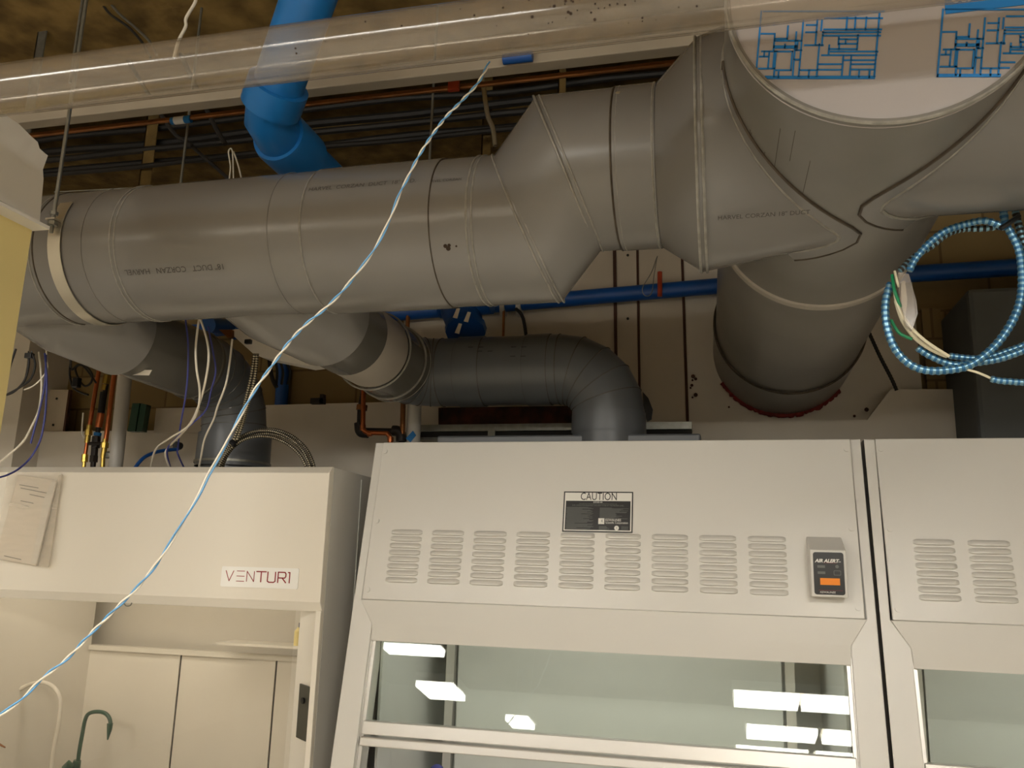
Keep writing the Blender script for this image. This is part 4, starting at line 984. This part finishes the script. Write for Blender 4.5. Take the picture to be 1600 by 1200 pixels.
def wire(name, pts, r, matn, label, cat='wire', sub=8, group=None):
    """pts: (px, py, depth)"""
    P3 = smooth_path([at(x, y, Y) for x, y, Y in pts], sub)
    return tag(ob(name, tube(P3, r, 8), matn), label, cat, group)
wire('ceiling_wire', [(300, -20, 2.4), (306, 0, 2.4), (291, 28, 2.4), (290, 42, 2.4), (279, 64, 2.4), (272, 90, 2.4)], .006, 'wire_white', 'white wire dangling above the clear pipe left of the blue pipe')
wire('ceiling_wire', [(150, -10, 2.9), (170, 20, 2.9), (200, 42, 2.9), (222, 66, 2.9), (235, 90, 2.9)], .006, 'armor_gap', 'dark sagging cable above the clear pipe, left one of the bundle')
wire('ceiling_wire', [(160, -10, 2.9), (185, 20, 2.9), (208, 40, 2.9), (233, 64, 2.9), (245, 86, 2.9)], .006, 'steel', 'grey sagging cable above the clear pipe, right one of the bundle')
wire('ceiling_wire', [(358, 282, 2.9), (360, 260, 2.9), (357, 237, 2.9), (363, 236, 2.9), (365, 282, 2.9)], .003, 'wire_white', 'pale hairpin loop of wire standing above the big duct')
wire('ceiling_wire', [(365, 237, 2.92), (372, 258, 2.92), (378, 282, 2.92)], .0035, 'wire_white', 'pale wire end right of the hairpin loop above the duct')
wire('flexible_conduit', [(752, 110, 3.0), (756, 140, 3.0), (762, 180, 3.0), (770, 200, 3.0), (774, 228, 3.0)], .010, 'armor_steel', 'grey flexible conduit hanging behind the mitred offset', 'conduit')
wire('tie_wire', [(85, 300, 2.3), (250, 291, 2.3), (400, 281, 2.3)], .002, 'steel', 'thin pale tie wire lying along the top of the big duct')
wire('brace_rod', [(262, 40, 3.3), (320, 165, 3.3), (340, 205, 3.3), (352, 225, 3.3)], .012, 'darkgap', 'dark diagonal brace under the copper line, right one', 'brace')
wire('brace_rod', [(180, 60, 3.3), (262, 195, 3.3), (290, 220, 3.3), (300, 228, 3.3)], .010, 'darkgap', 'dark diagonal brace under the copper line, left one', 'brace')
wire('brace_rod', [(290, 220, 3.7), (316, 243, 3.2), (340, 264, 3.2), (362, 284, 3.2)], .009, 'darkgap', 'dark diagonal brace just above the big duct', 'brace')

# long twisted pair across the view
tw = [(764, 97, 1.62), (748, 128, 1.6), (722, 157, 1.6), (695, 185, 1.6), (668, 222, 1.58), (650, 252, 1.57), (636, 280, 1.56), (624, 304, 1.55), (608, 345, 1.54), (586, 388, 1.53), (560, 424, 1.52), (535, 455, 1.5), (508, 482, 1.5), (478, 507, 1.49), (450, 537, 1.48), (421, 577, 1.47), (398, 610, 1.46), (370, 660, 1.45), (347, 705, 1.44), (326, 742, 1.43), (310, 775, 1.42), (282, 822, 1.41), (262, 855, 1.4), (238, 890, 1.4), (208, 925, 1.39), (182, 950, 1.38), (142, 990, 1.37), (104, 1030, 1.36), (66, 1060, 1.35), (30, 1096, 1.34), (-20, 1130, 1.33)]
ctr = resample(smooth_path([at(*q) for q in tw], 12), .005)
T, U = frames(ctr)
tp_ = thing('twisted_wire', 'long light-blue and white twisted wire hanging diagonally across the whole view', 'wire', tuple(ctr[-1]))
random.seed(3); ph = 0; offs = []
for i in range(len(ctr)): ph += .34 + .20 * math.sin(i * .05) + .08 * math.sin(i * .017 + 1); offs.append(ph)
for s, mt in ((0, 'wire_blue'), (pi, 'wire_white')):
    ob('wire_strand', tube([c + (u * math.cos(o_ + s) + t.cross(u) * math.sin(o_ + s)) * .0020 for c, t, u, o_ in zip(ctr, T, U, offs)], .0018, 8), mt, tp_)

# wires at the left
W3 = 3.0
wire('loose_wire', [(311, 498, 2.7), (306, 540, 2.7), (307, 575, 2.7), (312, 610, 2.75), (309, 640, 2.8), (295, 665, 2.9), (265, 685, 3.0), (245, 700, 3.1), (237, 722, 3.15), (236, 745, 3.2)], .0042, 'wire_white', 'white loose wire, left strand of the pair curling onto the left hood')
wire('loose_wire', [(313, 498, 2.7), (323, 530, 2.7), (326, 560, 2.7), (320, 600, 2.75), (310, 635, 2.8), (298, 660, 2.9), (280, 682, 3.0), (262, 700, 3.1), (259, 715, 3.12), (272, 745, 3.2)], .0042, 'wire_white', 'white loose wire, right strand of the pair curling onto the left hood')
wire('loose_wire', [(363, 530, 2.9), (359, 565, 2.9), (353, 600, 2.9), (340, 635, 2.95), (334, 655, 3.0), (320, 685, 3.05), (314, 715, 3.1), (309, 740, 3.15)], .004, 'wire_white', 'single white wire hanging in front of the left dark bend')
wire('loose_wire', [(290, 500, 2.8), (294, 540, 2.8), (293, 590, 2.85), (289, 625, 2.9), (282, 665, 3.0), (278, 700, 3.1), (278, 710, 3.1), (292, 740, 3.2)], .0035, 'wire_purple', 'blue-violet wire hanging left of the white pair')
wire('loose_wire', [(325, 510, 2.9), (333, 550, 2.9), (337, 580, 2.9), (330, 610, 2.95), (322, 640, 3.0), (300, 662, 3.0), (275, 685, 3.05), (261, 705, 3.1), (270, 742, 3.2)], .0035, 'wire_purple', 'blue-violet wire right of and crossing the white pair')
wire('blue_hose', [(208, 735, 3.15), (225, 715, 3.2), (250, 705, 3.3), (278, 702, 3.4)], .008, 'blue_deep', 'short dark blue hose curving over the left hood top edge', 'hose')
p = at(281, 697, 3.42); tag(ob('hose_gland', join(disc(p, (0, -1, 0), .018, .03, 14)), 'black'), 'round black gland at the end of the short blue hose', 'gland')
wire('loose_wire', [(25, 545, 2.6), (15, 575, 2.6), (8, 605, 2.6)], .004, 'cable_black', 'dark wire close beside the yellow partition edge')
wire('loose_wire', [(44, 552, 2.6), (45, 570, 2.6), (38, 595, 2.6), (22, 612, 2.6), (7, 618, 2.6)], .004, 'cable_black', 'black looped cord below the left end of the duct, inner loop')
wire('loose_wire', [(50, 552, 2.6), (55, 570, 2.6), (48, 592, 2.6), (30, 606, 2.6), (10, 617, 2.6)], .004, 'cable_black', 'black looped cord below the left end of the duct, outer loop')
p = at(46, 556, 2.6); tag(ob('black_plug', join(cbox(p, (.03, .02, .02)), cbox(p + Vector((-.008, 0, .014)), (.004, .004, .012)), cbox(p + Vector((.008, 0, .014)), (.004, .004, .012))), 'black', smooth=False, bevel=.002), 'small black plug on top of the looped black cords', 'plug')
wire('loose_wire', [(61, 550, 2.8), (64, 580, 2.8), (65, 605, 2.8), (61, 640, 2.8), (50, 665, 2.8), (36, 690, 2.8), (12, 712, 2.8), (-5, 725, 2.8)], .0042, 'wire_white', 'white wire swinging down to the left across the pilaster')
wire('loose_wire', [(71, 520, 2.6), (73, 560, 2.8), (74, 575, 2.8), (66, 590, 2.8), (52, 603, 2.8), (38, 609, 2.8)], .003, 'wire_white', 'thin white wire curving off to the left under the duct')
wire('loose_wire', [(70, 552, 2.75), (73, 590, 2.75), (72, 630, 2.75), (68, 665, 2.75), (62, 690, 2.75), (48, 715, 2.75), (30, 732, 2.7), (12, 742, 2.65), (-5, 747, 2.6)], .0038, 'wire_purple', 'blue-violet wire sweeping to the left edge over the hood top')
wire('loose_wire', [(72, 552, 2.77), (70, 600, 2.77), (62, 640, 2.77), (54, 670, 2.77), (48, 693, 2.77)], .0038, 'wire_purple', 'shorter blue-violet wire ending in mid-air at the pilaster edge')
wire('adapter_cord', [(112, 520, 3.2), (110, 565, 3.4), (109, 585, 3.4), (114, 605, 3.4), (128, 614, 3.4), (138, 617, 3.4)], .005, 'cable_black', 'black adapter cord, long strand running down to the right', 'cord')
wire('adapter_cord', [(114, 520, 3.22), (111, 575, 3.42), (122, 570, 3.42), (135, 573, 3.42), (144, 585, 3.42), (142, 598, 3.42), (132, 603, 3.42), (122, 590, 3.42), (118, 575, 3.42), (130, 572, 3.42), (150, 598, 3.42)], .005, 'cable_black', 'black adapter cord coiled in loops left of the copper pipes', 'cord')
p = at(120, 598, 3.38); tag(ob('power_adapter', cbox(p, (.034, .03, .05)), 'black', smooth=False, bevel=.006), 'black power adapter hanging in its cord left of the copper pipes', 'adapter')
# upright service pipes at the left hood
VYp = 3.7
def vtube(x0, y0, x1, y1, Y, r, n=14, ext=0):
    a, b = at(x0, y0, Y), at(x1, y1, Y); d = (b - a).normalized(); return tube([a - d * ext, b + d * ext], r, n)
cp1 = thing('copper_pipe', 'upright copper pipe with brass valve, left of the black iron one', 'pipe', tuple(at(133, 727, VYp)))
ob('pipe_run', vtube(155, 575, 140, 665, VYp, .011), 'copper', cp1)
ob('valve_body', join(vtube(140, 664, 136, 692, VYp, .014), vtube(139, 672, 138, 680, VYp, .019, 8)), 'brass', cp1)
ob('lower_pipe', vtube(136, 692, 133, 712, VYp, .0095), 'copper', cp1)
ob('hose_nipple', join(vtube(133, 710, 132, 722, VYp, .016, 8), vtube(132, 720, 131, 731, VYp, .009, 8)), 'brass', cp1)
ob('hose_tail', vtube(131, 728, 130, 760, VYp, .009), 'brass', cp1)
cp2 = thing('iron_pipe', 'upright black iron pipe with brass couplings between two copper pipes', 'pipe', tuple(at(145, 727, VYp)))
ob('pipe_run', vtube(171, 575, 152, 680, VYp + .02, .012), 'blkiron', cp2)
ob('brass_coupling', join(vtube(168, 586, 165, 600, VYp + .02, .019, 8), vtube(165, 601, 163, 610, VYp + .02, .017, 8)), 'brass', cp2)
ob('dark_sleeve', vtube(162, 613, 158, 645, VYp + .02, .018), 'black', cp2)
ob('brass_coupling', vtube(158, 646, 154, 668, VYp + .02, .019), 'copper', cp2)
ob('blue_collar', vtube(153, 676, 152, 681, VYp + .02, .019), 'blue_tape', cp2)
ob('iron_valve', join(vtube(151, 682, 149, 700, VYp + .02, .021, 10), vtube(148, 700, 147, 712, VYp + .02, .017, 10), vtube(147, 712, 146, 722, VYp + .02, .021, 6), vtube(146, 722, 145, 732, VYp + .02, .013, 10), tube([at(139, 693, VYp), at(160, 693, VYp)], .009, 8)), 'blkiron', cp2)
ob('lower_pipe', vtube(145, 730, 144, 765, VYp + .02, .012), 'blkiron', cp2)
cp3 = thing('copper_pipe', 'upright copper pipe right of the black iron one, beside the white pipe', 'pipe', tuple(at(162, 727, VYp)))
ob('pipe_run', vtube(180, 575, 165, 690, VYp, .0125), 'copper', cp3)
ob('valve_body', join(vtube(165, 686, 161, 716, VYp, .014), vtube(164, 692, 163, 700, VYp, .019, 8)), 'brass', cp3)
ob('hose_nipple', vtube(161, 716, 159, 765, VYp, .011), 'brass', cp3)
ob('valve_handle', join(cbox(at(170, 711, VYp - .02), (.03, .02, .035))), 'steel', cp3, bevel=.006)
tag(ob('white_pipe', vtube(198, 560, 180, 735, VYp, .035, 24, .1), 'pvc'), 'thick upright white plastic pipe right of the copper pipes at the left', 'pipe')
tag(ob('wall_channel', join(slab([at(x, y, 4.0) for x, y in ((207, 630), (218, 630), (211, 674), (199, 674))], (0, .04, 0)), slab([at(x, y, 4.0) for x, y in ((220, 630), (229, 632), (222, 674), (213, 674))], (0, .04, 0))), 'dkgreen', smooth=False), 'dark green double channel on the wall right of the white pipe', 'channel')
wire('loose_wire', [(130, 645, 3.6), (128, 672, 3.6), (129, 680, 3.6), (132, 685, 3.6)], .004, 'wire_white', 'short white stub of wire left of the brass valve')
# copper and black pipes between the hoods
QY = 3.75
k1 = thing('copper_pipe', 'bright copper pipe zigzagging down behind the left top corner of the middle hood', 'pipe', tuple(at(608, 690, QY)))
ob('pipe_run', tube(smooth_path(bend([at(568, 600, QY), at(567, 676, QY), at(605, 677, QY), at(610, 684, QY), at(610, 700, QY)], [.03, .012, .012], 4), 1), .0115, 14), 'copper', k1)
for vf in (vtube(567, 664, 567, 673, QY, .014), tube([at(575, 678, QY), at(581, 678, QY)], .013, 12), vtube(610, 683, 610, 690, QY, .015)): ob('solder_joint', vf, 'copper', k1)
k2 = thing('iron_pipe', 'black iron pipe with elbows just behind the zigzag copper pipe', 'pipe', tuple(at(560, 640, QY + .03)))
ob('pipe_run', tube(bend([at(570, 600, QY + .04), at(563, 640, QY + .04), at(562, 673, QY + .04), at(618, 674, QY + .04), at(628, 685, QY + .04), at(628, 705, QY + .04)], [.03, .04, .03, .02], 3), .015, 12), 'blkiron', k2)
ob('union_nut', join(vtube(566, 633, 565, 641, QY + .04, .028, 8)), 'copper_old', k2)
for vf in (tube(bend([at(561, 661, QY + .04), at(562, 676, QY + .04), at(575, 677, QY + .04)], .02, 4), .024, 12), tube(bend([at(614, 673, QY + .03), at(627, 673, QY + .03), at(627, 690, QY + .03)], .03, 4), .026, 12)): ob('elbow', vf, 'blkiron', k2)
tag(ob('copper_pipe', vtube(630, 615, 629, 672, QY + .02, .0125, 14, .02), 'copper_old'), 'straight upright copper pipe beside the white pipe between hoods', 'pipe')
tag(ob('copper_pipe', vtube(640, 440, 624, 780, 4.13, .012, 12, .05), 'copper_old'), 'thin dark copper riser behind the branch duct under the blue line', 'pipe')
tag(ob('white_pipe', vtube(649, 600, 643, 760, QY + .06, .034, 24, .05), 'pvc'), 'upright white plastic pipe behind the left end of the middle hood', 'pipe')
tag(ob('blue_tape_flag', slab([at(x, y, QY + .022) for x, y in ((634, 685), (645, 673), (650, 680), (641, 691))], (0, .003, 0)), 'blue_tape', smooth=False), 'scrap of bright blue tape stuck by the white pipe between hoods', 'tape')
tag(ob('floor_bracket', join(cbox(at(497, 627, 3.98), (.075, .03, .03)), cbox(at(504, 624, 3.98), (.02, .03, .05))), 'darkgap', smooth=False), 'small dark bracket on the white board between the hoods', 'bracket')
# junction box with tags above
jb = thing('junction_box', 'pale electrical tray with paper labels wedged between the two branch ducts', 'electrical box', tuple(at(420, 560, 3.2)))
ob('tray', slab([at(x, y, 3.25) for x, y in ((355, 516), (372, 514), (530, 566), (480, 572), (410, 558), (395, 552))], (0, .08, 0)), 'board', jb, smooth=False)
ob('paper_label', slab([at(x, y, 3.0) for x, y in ((398, 531), (412, 531), (434, 542), (428, 545))], (0, .002, 0)), 'paper', jb, smooth=False)
ob('paper_label', slab([at(x, y, 3.0) for x, y in ((425, 545), (440, 544), (472, 557), (452, 559))], (0, .002, 0)), 'paper', jb, smooth=False)
ob('tray_edge', slab([at(x, y, 3.22) for x, y in ((342, 515), (362, 515), (362, 526), (356, 528))], (0, .02, 0)), 'copper_old', jb, smooth=False)
tag(ob('black_clip', join(cbox(at(388, 534, 3.15), (.03, .02, .02))), 'black', bevel=.004), 'small black clip on the pale electrical tray', 'clip')
for i, (x, l) in enumerate(((432, 'left'), (438, 'middle'), (446, 'right'))):
    wire('cable_end', [(x - 6, 545, 3.4), (x - 2, 560, 3.4), (x + 1 + i * 3, 580, 3.45), (x + i * 2, 600, 3.5)], .006, 'cable_black', 'black cable above the short blue pipe, %s of three' % l, 'cable')
wire('cable_end', [(420, 545, 3.4), (422, 570, 3.4), (425, 590, 3.4), (432, 605, 3.4)], .010, 'cable_black', 'thick black connector cable left of the short blue pipe', 'cable')

# armoured flexible cable: ridged tube
def armoured(parent, path, r, pitch, m1, m2, name='armour'):
    pts = resample(smooth_path([at(*q) if len(q) == 3 and not isinstance(q, Vector) else q for q in path], 10), pitch / 2)
    n = 8; rr = [r if i % 2 else r * .82 for i in range(len(pts))]
    # two rings per ridge: crest and groove faces share the ridge colours
    v, f = tube(pts, rr, n)
    idx = [((i // n) % 2) for i in range((len(pts) - 1) * n)] + [0, 0]
    return ob(name, (v, f), [m1, m2], parent, idx=idx, ang=80)
ac = thing('armoured_cable', 'coil of blue and silver armoured cable hanging at the right edge', 'cable coil', tuple(at(1480, 600, 2.1)))
Yc = 2.15
A1, B1 = 'armor', 'armor_blue'
armoured(ac, [(1565, 300, Yc), (1570, 345, Yc), (1580, 365, Yc), (1592, 390, Yc), (1597, 430, Yc), (1594, 470, Yc), (1580, 505, Yc), (1555, 540, Yc), (1520, 568, Yc), (1490, 577, Yc), (1450, 579, Yc), (1420, 568, Yc), (1397, 542, Yc), (1385, 505, Yc), (1384, 470, Yc), (1392, 442, Yc)], .0105, .014, A1, B1)
armoured(ac, [(1570, 356, Yc - .02), (1540, 345, Yc - .02), (1510, 350, Yc), (1475, 362, Yc), (1450, 382, Yc), (1430, 405, Yc), (1420, 425, Yc)], .0095, .013, A1, B1)
armoured(ac, [(1572, 352, Yc + .02), (1540, 357, Yc + .02), (1505, 358, Yc + .03), (1480, 366, Yc + .02), (1455, 385, Yc + .02), (1428, 402, Yc + .03), (1405, 424, Yc + .02)], .0085, .013, 'armor', 'armor_gap')
armoured(ac, [(1433, 543, Yc + .02), (1455, 557, Yc + .02), (1490, 570, Yc + .02), (1530, 566, Yc + .02), (1570, 558, Yc + .02), (1620, 535, Yc + .02), (1680, 480, Yc + .02), (1700, 400, Yc + .02), (1690, 300, Yc + .02)], .0095, .013, A1, B1)
armoured(ac, [(1483, 556, Yc + .03), (1530, 560, Yc + .03), (1570, 550, Yc + .03), (1620, 528, Yc + .03), (1670, 480, Yc + .03), (1685, 400, Yc + .03), (1680, 300, Yc + .03)], .0085, .012, A1, B1)
armoured(ac, [(1548, 592, Yc - .02), (1575, 596, Yc - .02), (1620, 592, Yc - .02), (1690, 540, Yc - .02), (1715, 440, Yc - .02), (1700, 300, Yc - .02)], .0085, .012, A1, B1)
armoured(ac, [(1580, 300, Yc + .02), (1590, 345, Yc + .02), (1602, 385, Yc + .02), (1620, 420, Yc + .02)], .0095, .013, 'armor', 'armor_gap')
ob('cable_tie', tube([at(1563, 357, Yc - .03), at(1576, 349, Yc - .03), at(1592, 338, Yc)], .006, 8), 'black', ac)
wp = lambda pts, r, m_: ob('conductor', tube(smooth_path([at(*q) for q in pts], 6), r, 8), m_, ac)
wp([(1394, 430, Yc - .01), (1398, 455, Yc - .03), (1408, 480, Yc - .02)], .004, 'wire_green')
wp([(1398, 424, Yc - .01), (1402, 440, Yc - .03), (1404, 448, Yc - .02)], .003, 'wire_cream')
wp([(1396, 440, Yc - .01), (1402, 475, Yc - .02), (1418, 505, Yc - .02), (1445, 532, Yc - .02), (1483, 557, Yc - .01)], .004, 'wire_cream')
wp([(1400, 470, Yc), (1410, 500, Yc), (1430, 528, Yc), (1455, 546, Yc), (1480, 557, Yc)], .005, 'wire_cream')
wp([(1392, 500, Yc + .01), (1405, 520, Yc), (1425, 530, Yc)], .004, 'wire_green')
wp([(1510, 577, Yc), (1530, 583, Yc), (1550, 592, Yc - .01)], .003, 'wire_cream')
ob('plastic_wrap', slab([at(x, y, Yc - .03) for x, y in ((1404, 425), (1420, 428), (1432, 470), (1434, 490), (1426, 515), (1416, 508), (1406, 470))], (0, .02, 0)), 'clear_film', ac, smooth=False)
ob('folded_film', slab([at(x, y, Yc - .036) for x, y in ((1408, 440), (1414, 438), (1418, 470), (1414, 500), (1408, 470))], (0, .002, 0)), 'bag', ac, smooth=False)
bc = thing('flexible_cable', 'thin black ridged cable on the board right of the trunk duct', 'cable', tuple(at(1400, 608, 4.0)))
armoured(bc, [(1358, 520, 4.0), (1374, 555, 4.0), (1392, 590, 4.0), (1402, 612, 4.0)], .009, .014, 'cable_black', 'armor_gap')
wire('lamp_hook', [(1335, 540, 3.95), (1340, 541, 3.95), (1345, 536, 3.95)], .005, 'darkgap', 'small dark hook on the board beside the trunk duct', 'hook')
# steel coil on the left hood
sc_ = thing('armoured_cable', 'coil of steel armoured cable standing on the left hood with black tie', 'cable coil', tuple(at(415, 728, 3.2)))
Ys = 3.15
for i, (dx, dy, dd) in enumerate(((0, 0, 0), (3, 5, .02), (-3, 9, -.02), (6, -2, .03))):
    armoured(sc_, [(341 + dx, 735 + dy, Ys + dd), (350 + dx, 710 + dy, Ys + dd), (366 + dx, 690 + dy, Ys + dd), (390 + dx, 676 + dy, Ys + dd), (420 + dx, 673 + dy, Ys + dd), (448 + dx, 682 + dy, Ys + dd), (470 + dx, 700 + dy, Ys + dd), (482 + dx, 722 + dy, Ys + dd), (486 + dx, 740 + dy, Ys + dd)], .007, .009, 'armor_steel', 'armor_gap')
armoured(sc_, [(398, 552, 3.0), (392, 590, 3.02), (384, 625, 3.05), (377, 655, 3.1), (365, 688, 3.12)], .0075, .010, 'armor_steel', 'armor_gap')
armoured(sc_, [(402, 552, 3.0), (398, 590, 3.02), (388, 630, 3.05), (380, 660, 3.1), (370, 688, 3.12)], .0075, .010, 'armor_steel', 'armor_gap')
ob('cable_tie', tube([at(361, 690, Ys - .03), at(368, 695, Ys - .03)], .012, 8), 'black', sc_)
